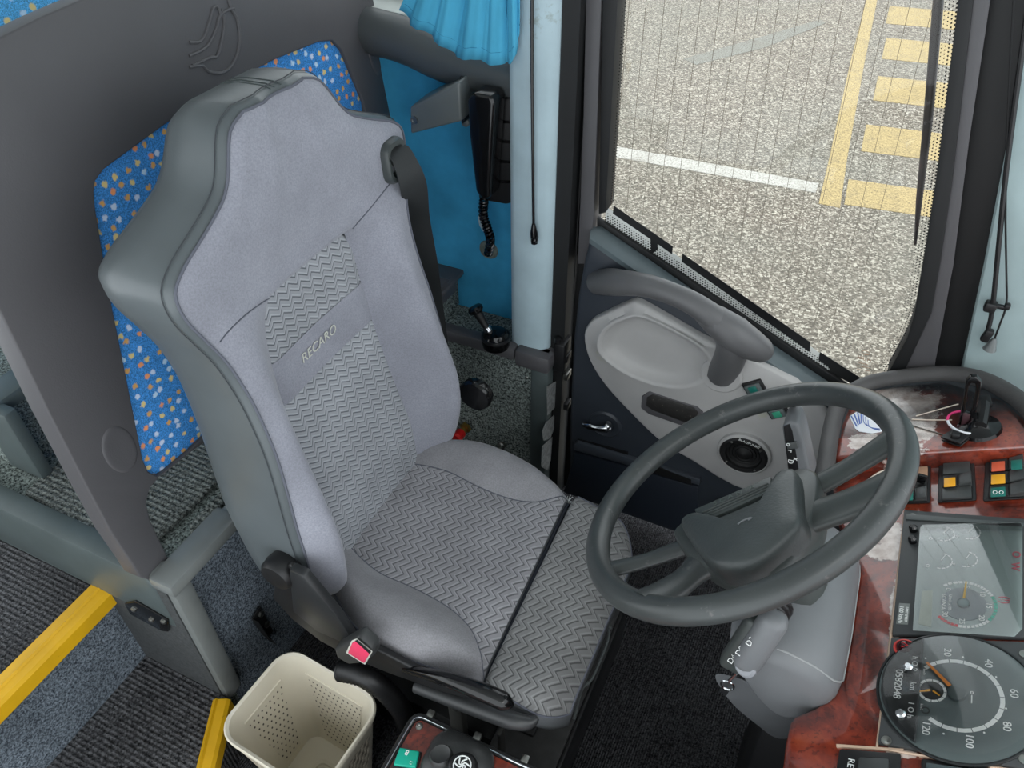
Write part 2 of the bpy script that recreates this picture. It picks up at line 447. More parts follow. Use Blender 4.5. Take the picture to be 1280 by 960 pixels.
def sinterp(tab, x):
    """smooth (Catmull) interpolation of a table"""
    if x <= tab[0][0]: return tab[0][1]
    if x >= tab[-1][0]: return tab[-1][1]
    for i in range(len(tab) - 1):
        a, c = tab[i], tab[i + 1]
        if x <= c[0]:
            p0 = tab[max(i - 1, 0)]; p3 = tab[min(i + 2, len(tab) - 1)]
            h = c[0] - a[0]; t = (x - a[0]) / h
            m0 = (c[1] - p0[1]) / (c[0] - p0[0]) * h if c[0] != p0[0] else 0
            m1 = (p3[1] - a[1]) / (p3[0] - a[0]) * h if p3[0] != a[0] else 0
            return (2*t**3-3*t*t+1)*a[1] + (t**3-2*t*t+t)*m0 + (-2*t**3+3*t*t)*c[1] + (t**3-t*t)*m1
def sstep(t): t = max(0, min(1, t)); return t * t * (3 - 2 * t)
def setuv(o, fn):
    """UV from the world position of each vertex"""
    me = o.data; uv = me.uv_layers.new(name='UVMap'); c = WL[o]
    for l in me.loops: uv.data[l.index].uv = fn(me.vertices[l.vertex_index].co + c)
    return o
def text(name, s, pos, xd, yd, size, mat, parent, ext=.0003, align='CENTER', shear=0, label=None):
    cu = bpy.data.curves.new(name, 'FONT'); cu.body = s; cu.size = size; cu.extrude = ext
    cu.align_x = align; cu.align_y = 'CENTER'; cu.shear = shear; cu.resolution_u = 3
    t = bpy.data.objects.new(name, cu); COL.objects.link(t)
    me = bpy.data.meshes.new_from_object(t.evaluated_get(bpy.context.evaluated_depsgraph_get()))
    bpy.data.objects.remove(t); bpy.data.curves.remove(cu)
    bm = B(); bm.from_mesh(me); bpy.data.meshes.remove(me)
    xd = V(xd).normalized(); yd = V(yd); yd = (yd - xd * yd.dot(xd)).normalized(); n = xd.cross(yd)
    for v in bm.verts: v.co = V(pos) + xd * v.co.x + yd * v.co.y + n * v.co.z
    return obj(name, bm, mat, parent, smooth=False, label=label)

# ================================================================== large structure
def build_ground():
    g = B(); GZ = -.85
    prism(g, [(-9, 1.9, GZ), (9, 1.9, GZ), (9, 22, GZ), (-9, 22, GZ)], (0, 0, -.05))
    gr = obj('ground', g, 'asphalt', smooth=False, kind='structure')
    gr['label'] = 'bleached asphalt car park outside the driver window'
    def quad(name, pts, mat):
        b = B(); prism(b, [(x, y, GZ) for x, y in pts], (0, 0, .004)); return obj(name, b, mat, gr, smooth=False)
    quad('white_road_line', [(-3.6, 5.44), (-.18, 5.50), (-.18, 5.35), (-3.6, 5.23)], 'wpaint')['label'] = 'worn white line painted on asphalt'
    quad('yellow_road_line', [(-.135, 5.20), (.005, 5.20), (-.05, 6.0), (-.165, 8.1), (-.27, 10.3), (-.36, 12.5), (-.48, 12.5), (-.385, 10.3), (-.29, 8.1), (-.175, 6.0)], 'ypaint')['label'] = 'yellow edge line of the hatched area'
    for y, y2, x in ((5.31, 5.70, .025), (6.22, 6.74, .03), (7.29, 7.89, .005), (8.38, 9.02, -.03), (9.50, 10.15, -.10), (10.7, 11.4, -.16)):
        quad('yellow_road_stripe', [(x, y - .05), (2.6, y + .25), (2.6, y2 + .25), (x - .02, y2 - .05)], 'ypaint')
    # faint pale scrape
    quad('road_scrape', [(-1.75, 7.55), (-1.2, 8.5), (-.75, 9.3), (-.68, 9.2), (-1.1, 8.2), (-1.6, 7.45)], paint('faint_white_scrape', (.60, .60, .57), .58))
build_ground()

def build_floor():
    b = B(); prism(b, [(-.95, -.9, 0), (1.1, -.9, 0), (1.1, 1.47, 0), (-.95, 1.47, 0)], (0, 0, -.06))
    fl = obj('floor', b, 'carpet', smooth=False, kind='structure'); fl['label'] = 'black ribbed carpet on the cab floor'
    def part(name, pts, vec, mat, bev=0, label=None, sm=False):
        b = B(); prism(b, pts, vec, bev); return obj(name, b, mat, fl, smooth=sm, label=label)
    # stairs from the door up to the aisle
    part('stair_tread', [(-1.15, -.9, .145), (-.91, -.9, .145), (-.80, .25, .145), (-.905, .448, .145), (-1.15, .448, .145)], (0, 0, -.145), 'carpet_dark', label='lower stair tread of dark carpet')
    part('stair_riser', [(-1.15, -.9, .14), (-1.15, .448, .14), (-1.15, .448, .385), (-1.15, -.9, .385)], (-.02, 0, 0), 'carpet_blue', label='blue-grey carpeted stair riser')
    part('stair_tread', [(-2.2, -.9, .40), (-1.155, -.9, .40), (-1.155, .448, .40), (-2.2, .448, .40)], (0, 0, -.05), 'carpet_dark', label='upper aisle tread of dark carpet')
    # yellow nosings: an L profile with a raised ridge
    def nosing(a, c, out, wd=.050):
        a, c, out = V(a), V(c), V(out); b = B()
        prof = [(-wd, .0), (-wd, .007), (-.030, .009), (-.026, .013), (-.022, .009), (-.004, .009), (.003, .004), (.003, -.030), (-.002, -.030), (-.002, .0)]
        loft(b, [[p + out * x + V((0, 0, z)) for x, z in prof] for p in (a, c)])
        return obj('step_nosing', b, 'yellow', fl, smooth=False)
    nosing((-1.135, -.9, .403), (-1.135, .447, .403), (1, 0, 0))
    d = (V((-.80, .25, 0)) - V((-.905, .448, 0))).normalized()
    nosing((-.80, .25, .148), (-.903, .444, .148), (-d.y, d.x, 0), .034)
    # raised passenger floor with its mats
    b = B(); prism(b, [(-3, .47, .545), (-.95, .47, .545), (-.95, 1.33, .545), (-.95, 1.6, .545), (-3, 1.6, .545)], (0, 0, -.54)); obj('passenger_platform', b, 'carpet_green', fl, smooth=False, label='raised carpeted platform behind the partition')
    part('platform_mat', [(-1.36, .50, .548), (-1.12, .485, .548), (-1.02, .52, .548), (-1.0, 1.30, .548), (-1.38, 1.30, .548)], (0, 0, .012), 'carpet_mat', .005, 'ribbed grey mat left of the partition post')
    part('platform_mat', [(-.99, .58, .548), (-.965, .56, .548), (-.958, 1.30, .548), (-.995, 1.30, .548)], (0, 0, .014), 'carpet_mat', .005, 'ribbed grey mat right of the partition post')
    b = B(); prism(b, [(-3, .55, .55), (-1.41, .55, .55), (-1.41, 1.6, .55), (-3, 1.6, .55)], (0, 0, .19)); obj('upper_platform', b, 'carpet_green', fl, smooth=False, label='higher carpeted tier at the far left')
    b = B(); box(b, (-1.42, 1.07, .735), (.07, 1.05, .035), bev=.010); obj('edging', b, 'greentrim', fl, label='grey-green edging of the higher tier')
    b = B(); box(b, (-1.40, .555, .65), (.10, .03, .19), bev=.008); obj('corner_edging', b, 'greentrim', fl)
    b = B(); prism(b, [(-2.4, .445, .40), (-.95, .445, .40), (-.95, .445, .55), (-.97, .445, .567), (-2.4, .445, .567)], (0, .05, 0), .010); obj('side_edging', b, 'greentrim', fl, label='grey-green plastic edging along the aisle')
    # pedestal at the end of the platform: side plate, satin rail, leg
    b = B(); prism(b, [(-1.15, .447, .14), (-.93, .447, .14), (-.93, .447, .545), (-1.15, .447, .545)], (0, .03, 0)); obj('pedestal_side', b, plain('dark_speckled_side_plate', (.245, .255, .26), .9, var=.3, vs=160, bump=.4, bs=300), fl, smooth=False, label='dark speckled side plate with a latch')
    b = B(); prism(b, [(-.965, .45, .12), (-.915, .45, .12), (-.912, .45, .52), (-.93, .45, .57), (-.985, .45, .57), (-.965, .45, .50)], (0, .045, 0), .010); obj('pedestal_leg', b, 'railtrim', fl, label='grey moulded leg at the platform corner')
    b = B(); box(b, (-.934, .54, .556), (.058, .19, .034), bev=.008); obj('rail_cap', b, 'railtrim', fl, label='wider end cap of the platform rail')
    b = B(); box(b, (-.932, .98, .554), (.042, .72, .028), bev=.006); obj('platform_rail', b, 'railtrim', fl, label='satin grey rail along the platform edge')
    b = B(); prism(b, [(-.935, .49, .0), (-.935, 1.34, .0), (-.935, 1.34, .545), (-.935, .49, .545)], (-.02, 0, 0)); obj('cab_riser', b, 'carpet_blue', fl, smooth=False, label='blue-grey carpeted wall behind the driver seat')
    # latch on the pedestal side
    b = B(); q = PL([(158, 752), (171, 749), (212, 773), (213, 787), (204, 786), (165, 765)], 'y', .446); prism(b, q, (0, -.006, 0), .002); la = obj('latch_plate', b, 'blackgloss', fl)
    for u, v in ((168, 761), (190, 774), (205, 776)):
        b = B(); lathe(b, [(.006, 0), (.006, .004), (.003, .006)], P(u, v, 'y', .440), (0, -1, 0), 10); obj('bolt', b, 'steel', la)
    # ledge along the side wall
    LY = 1.345
    b = B(); prism(b, [(-.95, LY + .01, .545), (-.56, LY + .01, .545), (-.56, 1.5, .545), (-.95, 1.5, .545)], (0, 0, -.545)); obj('side_ledge', b, 'carpet_green', fl, smooth=False, label='carpeted ledge below the blue side wall')
    b = B(); box(b, (-.755, LY + .005, .548), (.245, .035, .036), bev=.007); obj('ledge_edging', b, 'shellgrey', fl)
    b = B(); prism(b, [(-.632, LY - .014, .515), (-.536, LY - .014, .515), (-.536, LY - .014, .568), (-.632, LY - .014, .568)], (0, .05, 0), .012); box(b, (-.556, LY + .045, .545), (.042, .09, .046), bev=.012); obj('ledge_corner_cap', b, 'shellgrey', fl, label='charcoal corner cap with a screw')
    b = B(); lathe(b, [(.005, 0), (.004, .002)], P(658, 472, 'y', LY - .014), (0, -1, 0), 10); obj('screw', b, 'steel', fl)
    b = B(); box(b, (-.563, LY + .01, .27), (.05, .04, .50), bev=.008); obj('ledge_post', b, 'greentrim', fl, label='grey-green corner post below the ledge')
    b = B(); box(b, (-.925, 1.42, .60), (.13, .15, .10)); obj('ledge_step', b, 'carpet_green', fl, smooth=False, label='small carpeted step on the ledge')
    b = B(); prism(b, PL([(533, 345), (548, 345), (571, 352), (571, 363), (548, 388), (540, 388)], 'x', -.85), (-.02, 0, 0), .004); box(b, (-.90, 1.42, .655), (.12, .14, .015), bev=.004); obj('ledge_step_edging', b, 'shellgrey', fl)
    # worn labels on the post
    for pts in ([(683, 483), (695, 476), (696, 506), (684, 519)], [(682, 528), (692, 519), (694, 530), (688, 547), (679, 551), (677, 540)], [(677, 558), (690, 546), (688, 575), (684, 588), (676, 583)]):
        b = B(); prism(b, PL(pts, 'x', -.536), (.0015, 0, 0)); obj('worn_label', b, 'label', fl, smooth=False)
    return fl
FLOOR = build_floor()

def build_walls():
    b = B(); prism(b, [(-3, 1.47, -.1), (-.645, 1.47, -.1), (-.645, 1.47, 1.22), (-3, 1.47, 1.22)], (0, .10, 0))
    o = obj('wall_left', b, 'bluewall', smooth=False, kind='structure'); o['label'] = 'blue cloth side wall under the passenger window'
    b = B(); tube(b, catmull([(-3.0, 1.462, P(470, 40, 'y', 1.462).z), (-1.5, 1.462, P(470, 40, 'y', 1.462).z), P(470, 40, 'y', 1.462), P(560, 74, 'y', 1.455), P(655, 100, 'y', 1.445)], 5), .048, 18)
    o = obj('trim_4', b, 'silltube', kind='structure'); o['label'] = 'padded charcoal sill roll under the passenger window'
    b = B(); box(b, (-1.82, 1.53, 1.262), (2.34, .12, .03), bev=.006); o = obj('trim_5', b, 'ledge', kind='structure'); o['label'] = 'pale window ledge behind the sill roll'
    # passenger window: frame and pane
    wd = root('window_1', None, None, (-1.8, 1.5, 1.3), kind='structure'); wd['label'] = 'passenger side window above the blue wall'
    b = B(); box(b, (-1.8, 1.575, 1.30), (2.3, .03, .04), bev=.004); obj('window_frame', b, 'rubber', wd)
    b = B(); box(b, (-1.8, 1.58, 1.68), (2.3, .006, .72)); obj('pane', b, 'glass', wd, smooth=False)
    # B pillar: rounded pale cover, thin seam ridge
    def ring(z): return [(-.662, 1.47, z), (-.664, 1.40, z), (-.655, 1.372, z), (-.640, 1.362, z), (-.605, 1.357, z), (-.572, 1.360, z), (-.556, 1.372, z), (-.550, 1.40, z), (-.550, 1.47, z)]
    b = B(); loft(b, [[V(p) for p in ring(z)] for z in (.545, .6, .9, 1.2, 1.5, 2.1)])
    o = obj('trim_1', b, 'pillar', kind='structure', angle=60); o['label'] = 'pale blue padded pillar behind the driver door'
    b = B(); box(b, (-.535, 1.43, 1.05), (.035, .10, 2.1)); tube(b, [(-.546, 1.395, .55), (-.546, 1.395, 2.1)], .004, 6)
    obj('door_seal', b, 'rubber', o, smooth=False)
    b = B(); box(b, (-.515, 1.47, 1.0), (.03, .06, 2.2)); obj('door_jamb', b, 'black_dark', o, smooth=False)
    b = B(); box(b, (-.523, 1.385, .555), (.03, .05, .09), bev=.006); lathe(b, [(.009, 0), (.009, .012), (.0, .014)], (-.53, 1.37, .60), (0, 0, 1), 10); obj('door_striker', b, 'black', o)
    # A pillar at the right
    e = PL([(1194, 500), (1204, 450), (1230, 330), (1255, 200), (1283, 20), (1292, -60)], 'y', 1.415)
    pts = e + [V((1.0, 1.415, e[-1].z)), V((1.0, 1.415, 0)), V((e[0].x + .04, 1.415, 0))]
    b = B(); prism(b, pts, (0, .09, 0), .012)
    o = obj('trim_2', b, plain('pale_green_pillar_cloth', (.66, .735, .74), .85, var=.10, vs=7, bump=.25, bs=260, bd=.0008), kind='structure'); o['label'] = 'pale grey-green front pillar right of the driver window'
build_walls()

def build_door():
    d = root('door_1', None, None, (-.15, 1.42, 0), kind='structure'); d['label'] = 'driver door with navy panel and large window'
    Y0 = 1.375
    # outer frame: rubber and painted layers around the glass (real thicknesses, stepped outwards)
    gl = PL([(772, -60), (771, 0), (763, 140), (755, 262), (800, 300), (900, 368), (1000, 435), (1060, 478), (1115, 478), (1142, 425), (1151, 395), (1165, 310), (1178, 225), (1193, 110), (1206, 0), (1212, -60)], 'y', 1.435)
    def band(offL, offR, y, th, name, mat):
        # left strip and right strip of the frame at a given depth
        b = B()
        L = PL([(p[0], p[1]) for p in offL], 'y', y); prism(b, L, (0, th, 0), .002)
        obj(name, b, mat, d)
        b = B(); Rr = PL(offR, 'y', y); prism(b, Rr, (0, th, 0), .002)
        obj(name, b, mat, d)
    band([(754, -60), (776, -60), (772, 0), (757, 266), (748, 268), (753, 0)], [(1202, -60), (1198, 0), (1170, 225), (1157, 310), (1143, 392), (1134, 422), (1108, 470), (1128, 470), (1146, 430), (1164, 392), (1175, 330), (1190, 230), (1217, 0), (1224, -60)], 1.40, .05, 'window_rubber', 'rubber')
    band([(733, -60), (756, -60), (752, 0), (742, 270), (734, 330), (722, 330), (729, 150), (732, 0)], [(1222, -60), (1215, 0), (1188, 230), (1174, 330), (1163, 393), (1145, 432), (1125, 475), (1165, 475), (1192, 330), (1211, 180), (1238, 0), (1246, -60)], 1.405, .06, 'door_frame', 'shellgrey')
    band([(704, -60), (735, -60), (732, 0), (728, 200), (719, 345), (708, 460), (698, 640), (690, 640), (700, 300), (706, 0)], [(1244, -60), (1236, 0), (1209, 180), (1190, 330), (1163, 475), (1197, 475), (1206, 440), (1230, 330), (1257, 190), (1284, 0), (1292, -60)], 1.425, .06, 'door_gasket', 'black_dark')
    b = B(); prism(b, PL([(746, 272), (757, 280), (880, 363), (1000, 443), (1050, 476), (1085, 500), (1030, 500), (900, 410), (820, 352), (746, 294)], 'y', 1.422), (0, .011, 0), .002); obj('window_rubber', b, 'rubber', d)
    b = B(); prism(b, gl, (0, .006, 0)); obj('window_glass', b, 'glass', d, smooth=False, label='large driver window pane')
    # heating wires in the pane (thin, vertical)
    b = B(); yw = 1.434
    tops = [787, 808, 831, 853, 876, 900, 924, 949, 974, 1000, 1028, 1054, 1082, 1111, 1139, 1168]
    for i, u in enumerate(tops):
        a = P(u, 0, 'y', yw); x = a.x
        zb = .95 - max(0, x + .45) * .43
        c = V((x + .0 + .05 * (i / 15.0), yw, zb + .012))
        t = V((a.x - (c.x - a.x) * .25, yw, a.z + .15))
        tube(b, [t, a, c], .0005, 4)
    obj('heating_wires', b, plain('heating_wire', (.42, .38, .33), .7), d, kind='stuff')
    # printed frit: white band with black dots, black bars along the foot of the pane
    yf = 1.4335
    b = B(); prism(b, PL([(757, 258), (766, 264), (880, 343), (1000, 424), (1050, 459), (1045, 471), (1000, 441), (880, 362), (757, 279)], 'y', yf), (0, .0006, 0)); obj('frit_band', b, 'frit', d, smooth=False)
    db = B()
    def dot(p, r):
        prism(db, [p + V((r * cos(k * pi / 3), 0, r * sin(k * pi / 3))) for k in range(6)], (0, .0004, 0))
    A0, A1 = P(760, 267, 'y', yf - .001), P(1046, 463, 'y', yf - .001)
    nrm = V((A1.z - A0.z, 0, -(A1.x - A0.x))).normalized() * -1
    if nrm.z > 0: nrm = -nrm
    n = int((A1 - A0).length / .0062)
    for i in range(n):
        for j in range(4):
            t = (i + .5 * (j % 2)) / n; dot(A0.lerp(A1, t) + nrm * (.001 + j * .0052), .0014 + .00022 * j)
    edges = [[(1208, -30), (1199, 55), (1188, 140), (1176, 225), (1163, 310), (1150, 395), (1138, 425), (1112, 470)], [(770, -30), (768, 40), (762, 150), (756, 255)]]
    for e, (sg, cols, sp) in zip(edges, ((-1, 7, .0062), (1, 5, .0062))):
        q = [P(u, v, 'y', yf - .001) for u, v in e]
        L = sum((q[i + 1] - q[i]).length for i in range(len(q) - 1)); n = int(L / sp)
        for i in range(n):
            s = i * sp; k = 0
            while k < len(q) - 2 and s > (q[k + 1] - q[k]).length: s -= (q[k + 1] - q[k]).length; k += 1
            dr = (q[k + 1] - q[k]).normalized(); nn = V((dr.z, 0, -dr.x)); nn = nn if nn.x * sg > 0 else -nn
            for j in range(cols):
                dot(q[k] + dr * (s + .5 * sp * (j % 2)) + nn * (sp * .85 * j - .002), max(.0006, .0030 - j * .00036) * sp / .0082)
    obj('frit_dots', db, 'black_dark', d, smooth=False, kind='stuff')
    for pts in ([(767, 257), (841, 308), (840, 318), (822, 305), (822, 312), (814, 318), (813, 299), (766, 267)],
                [(853, 317), (1013, 428), (1012, 440), (852, 327)],
                [(1025, 440), (1075, 472), (1074, 485), (1046, 470), (1044, 480), (1036, 476), (1037, 460), (1023, 450)]):
        b = B(); prism(b, PL(pts, 'y', yf - .0012), (0, .0008, 0)); obj('printed_bar', b, 'rubber', d, smooth=False)
    xd = (A1 - A0).normalized() * 1.0
    text('glass_stamp', 'HALU', P(1080, 449, 'y', yf - .002), (1, 0, -.18), (.1, 0, 1), .011, 'tan', d)
    b = B(); e0 = P(1082, 441, 'y', yf - .002); tube(b, [e0 + V((.008 * cos(i * pi / 8), 0, .005 * sin(i * pi / 8))) for i in range(16)], .0006, 4, True)
    for v, hw in ((454, 6), (458, 8), (462, 8)): tube(b, [P(1079 - hw, v - 1, 'y', yf - .002), P(1079 + hw, v + 2, 'y', yf - .002)], .0006, 4)
    obj('glass_stamp', b, 'tan', d)
    # navy panel
    sillf = [(737, 298), (750, 307), (800, 342), (900, 411), (985, 468), (1040, 505)]
    sillb = [(739, 284), (752, 283), (800, 316), (900, 386), (985, 443), (1040, 480)]
    out = PL(sillf, 'y', Y0)
    out += [V((.26, Y0, .66)), V((.28, Y0, .04)), V((-.50, Y0, .04))]
    out += PL([(712, 600), (712, 520), (716, 430), (722, 370), (730, 325)], 'y', Y0)
    b = B(); prism(b, out, (0, .045, 0), .010, 3); obj('door_panel', b, 'navy', d, label='navy moulded panel')
    b = B(); fr, bk = PL(sillf, 'y', Y0 - .004), PL(sillb, 'y', 1.424)
    loft(b, [[q - V((0, 0, .012)), q, q.lerp(k, .12) + V((0, 0, .004)), q.lerp(k, .5) + V((0, 0, .006)), q.lerp(k, .9) + V((0, 0, .004)), k, k - V((0, 0, .02))] for q, k in zip(fr, bk)]); obj('panel_sill', b, 'sillgrey', d, label='lighter slate sill under the window')
    # grey insert with an arm recess
    outer = PL([(733, 415), (741, 398), (758, 388), (788, 374), (800, 372), (830, 388), (882, 418), (930, 440), (985, 465), (1020, 492), (1040, 520), (1036, 548), (1020, 580), (1000, 605), (975, 612), (950, 612), (915, 600), (870, 572), (830, 548), (790, 510), (760, 477), (740, 445)], 'y', Y0)
    outer = catmull(outer, 3, True)
    cen = P(812, 432, 'y', Y0)
    inner = catmull(PL([(755, 430), (760, 405), (785, 390), (810, 388), (860, 412), (885, 430), (893, 450), (880, 468), (850, 475), (812, 468), (778, 452)], 'y', Y0), 4, True)
    def byang(poly, N):
        out = []; m = len(poly)
        for k in range(N):
            a = 2 * pi * k / N; dr = V((cos(a), 0, sin(a))); best = None
            for i in range(m):
                p, q = poly[i] - cen, poly[(i + 1) % m] - cen
                den = dr.x * (q.z - p.z) - dr.z * (q.x - p.x)
                if abs(den) < 1e-12: continue
                t = (p.x * (q.z - p.z) - p.z * (q.x - p.x)) / den
                s = (p.x * dr.z - p.z * dr.x) / den
                if t > 0 and -1e-6 <= s <= 1 + 1e-6 and (best is None or t > best): best = t
            out.append(cen + dr * (best or .01))
        return out
    N = 96; O = byang(outer, N); I = byang(inner, N)
    def sc(r, f, y): return [V((cen.x + (p.x - cen.x) * f, y, cen.z + (p.z - cen.z) * f)) for p in r]
    b = B()
    loft(b, [sc(O, 1.0, Y0 + .004), sc(O, 1.0, Y0 - .012), sc(O, .985, Y0 - .018), sc(O, .96, Y0 - .020), [a.lerp(c, .75) + V((0, -.022, 0)) for a, c in zip(O, I)],
             sc(I, 1.05, Y0 - .030), sc(I, 1.0, Y0 - .031), sc(I, .94, Y0 - .024), sc(I, .84, Y0 - .012), sc(I, .70, Y0 - .006), sc(I, .45, Y0 - .004), sc(I, .15, Y0 - .004)])
    obj('panel_insert', b, 'insert', d, label='silver-grey insert with a worn arm recess', angle=70)
    yi = Y0 - .020
    # grab handle: one moulding, arm plus flared end and foot
    b = B()
    A = catmull([P(748, 352, 'y', Y0 + .01), P(772, 353, 'y', Y0 - .035), P(812, 358, 'y', 1.315), P(860, 376, 'y', 1.305), P(895, 400, 'y', 1.305), P(915, 425, 'y', 1.315), P(912, 448, 'y', 1.335), P(902, 466, 'y', yi + .01)], 6)
    tube(b, A, [.030, .030, .025, .023, .025, .030, .034, .034, .034], 16)
    A2 = catmull([P(868, 382, 'y', 1.31), P(900, 404, 'y', 1.308), P(928, 424, 'y', 1.312), P(950, 437, 'y', 1.325), P(962, 443, 'y', 1.34)], 5)
    tube(b, A2, [.016, .031, .037, .033, .026, .008], 16)
    h = obj('grab_handle', b, 'handle', d, label='dark grey moulded grab handle')
    b = B(); lathe(b, [(.047, 0), (.047, .006), (.042, .010), (.038, .010)], P(902, 468, 'y', yi), (0, -1, 0), 24); obj('handle_collar', b, 'insert', d)
    # small dark recess (ash tray) with a frame
    q = PL([(803, 494), (813, 487), (872, 506), (880, 514), (874, 530), (858, 532), (812, 516), (802, 508)], 'y', yi)
    b = B(); prism(b, q, (0, -.007, 0), .003); a = obj('ashtray', b, 'shellgrey', d)
    q = PL([(809, 496), (816, 492), (868, 509), (873, 515), (868, 526), (856, 527), (816, 512), (808, 506)], 'y', yi - .006)
    b = B(); prism(b, q, (0, -.003, 0), .002); obj('ashtray_lid', b, plain('scratched_black_lid', (.17, .165, .16), .45, var=.2, vs=60, wear=((.40, .38, .35), 120, .62)), a)
    # door speaker
    c = P(930, 567, 'y', yi - .007)
    b = B(); lathe(b, [(.056, -.012), (.056, .006), (.050, .010), (.042, .009), (.040, .003), (.030, -.001), (.016, .002), (.010, .006), (0, .008)], c, (0, -1, 0), 36); sp = obj('door_speaker', b, 'black_dark', d, label='round black loudspeaker')
    b = B(); lathe(b, [(.062, -.012), (.062, .004), (.057, .009), (.055, .004)], c, (0, -1, 0), 36, False); obj('speaker_surround', b, 'insert', d)
    for k in range(4):
        b = B(); a = rad(45 + 90 * k); lathe(b, [(.003, 0), (.002, .002)], c + V((cos(a) * .047, -.010, sin(a) * .047)), (0, -1, 0), 8); obj('screw', b, 'steel', sp)
    b = B()
    for k in range(3): lathe(b, [(.037 - .008 * k, .0), (.036 - .008 * k, .002), (.034 - .008 * k, 0)], c + V((0, -.001, 0)), (0, -1, 0), 28, False)
    obj('cone_rings', b, 'black_dark', sp)
    text('speaker_lettering', 'BLAUPUNKT', c + V((.006, -.0106, .046)), (1, 0, -.15), (.15, 0, 1), .009, 'white', sp)
    # two square rocker switches with green lenses
    for u, v in ((943, 482), (973, 513)):
        c = P(u, v, 'y', yi); rt = Matrix.Rotation(rad(-38), 3, 'Y')
        b = B(); box(b, c + V((0, -.003, 0)), (.044, .012, .030), rt, .002); s = obj('switch', b, 'black', d)
        b = B(); box(b, c + V((0, -.010, 0)), (.034, .008, .022), rt, .002); obj('rocker', b, plain('grey_rocker', (.36, .39, .39), .4), s)
        b = B(); box(b, c + V((0, -.0145, 0)), (.018, .003, .016), rt, .001); obj('lens', b, 'greendark' if u < 950 else plain('green_tint_lens', (.25, .62, .50), .3), s, label='green lens')
    # chrome latch in its cup
    c = P(757, 530, 'y', Y0)
    b = B(); lathe(b, [(.044, -.002), (.044, .002), (.038, .006), (.031, .002), (.02, .0005), (0, .0)], c, (0, -1, 0), 28)
    cu = obj('latch_cup', b, 'navy', d)
    b = B(); tube(b, catmull([c + V((.012, -.004, .004)), c + V((.006, -.020, .002)), c + V((-.02, -.024, -.002)), c + V((-.055, -.022, -.006))], 5), [.016, .016, .010, .008, .010, .006], 12, up=(0, 1, 0), flat=.7); obj('latch_lever', b, 'chrome', cu, label='chrome door latch lever')
    # storage pocket: rim bar over a dark slot, recessed face, small round hole
    b = B(); prism(b, PL([(717, 556), (721, 553), (876, 600), (874, 607), (717, 563)], 'y', Y0 - .012), (0, .014, 0), .003); obj('pocket_rim', b, plain('slate_pocket_rim', (.26, .28, .31), .3), d)
    b = B(); prism(b, PL([(723, 549), (785, 565), (785, 575), (723, 557)], 'y', Y0 - .002), (0, .004, 0)); prism(b, PL([(812, 580), (864, 600), (864, 606), (812, 590)], 'y', Y0 - .0135), (0, .004, 0)); obj('pocket_slot', b, 'black_dark', d, smooth=False)
    pk = PL([(718, 566), (872, 609), (872, 646)], 'y', Y0 - .008) + [V((-.10, Y0 - .008, .06)), V((-.49, Y0 - .008, .06))]
    b = B(); prism(b, pk, (0, .012, 0), .004); obj('pocket_face', b, plain('dark_navy_pocket', (.135, .16, .20), .45), d, label='darker navy storage pocket')
    b = B(); lathe(b, [(.026, -.001), (.026, .003), (.020, .004), (.018, -.0005), (0, -.0005)], P(905, 632, 'y', Y0 - .003), (0, -1, 0), 24); obj('cable_hole', b, 'black_dark', d)
    for v in (445, 468, 505):
        b = B(); box(b, P(709, v, 'y', 1.39), (.012, .03, .022), bev=.002); obj('hinge_pin', b, 'steel' if v == 468 else 'black', d)
build_door()

def build_ceiling():
    b = B(); prism(b, [(-3.2, -1.2, 2.05), (.75, -1.2, 2.05), (.75, 1.55, 2.05), (-3.2, 1.55, 2.05)], (0, 0, .06))
    o = obj('ceiling', b, plain('pale_headliner', (.80, .81, .80), .9), smooth=False, kind='structure'); o['label'] = 'pale coach roof lining above the cab'
build_ceiling()

# ================================================================== things behind the driver
def plate_hole(bm, outer, inner, vec, bev=0):
    t = B(); vec = V(vec)
    loops = [[t.verts.new(p) for p in outer], [t.verts.new(p) for p in inner]]
    es = []
    for lp in loops:
        for i in range(len(lp)): es.append(t.edges.new((lp[i], lp[(i + 1) % len(lp)])))
    r = bmesh.ops.triangle_fill(t, edges=es, use_beauty=True)
    fs = [f for f in t.faces]
    back = {v: t.verts.new(v.co + vec) for lp in loops for v in lp}
    for f in fs: t.faces.new([back[v] for v in reversed(f.verts)])
    for lp in loops:
        for i in range(len(lp)):
            a, b = lp[i], lp[(i + 1) % len(lp)]; t.faces.new((a, b, back[b], back[a]))
    bmesh.ops.recalc_face_normals(t, faces=t.faces)
    if bev: bevel(t, bev, 3, 50)
    merge(bm, t)

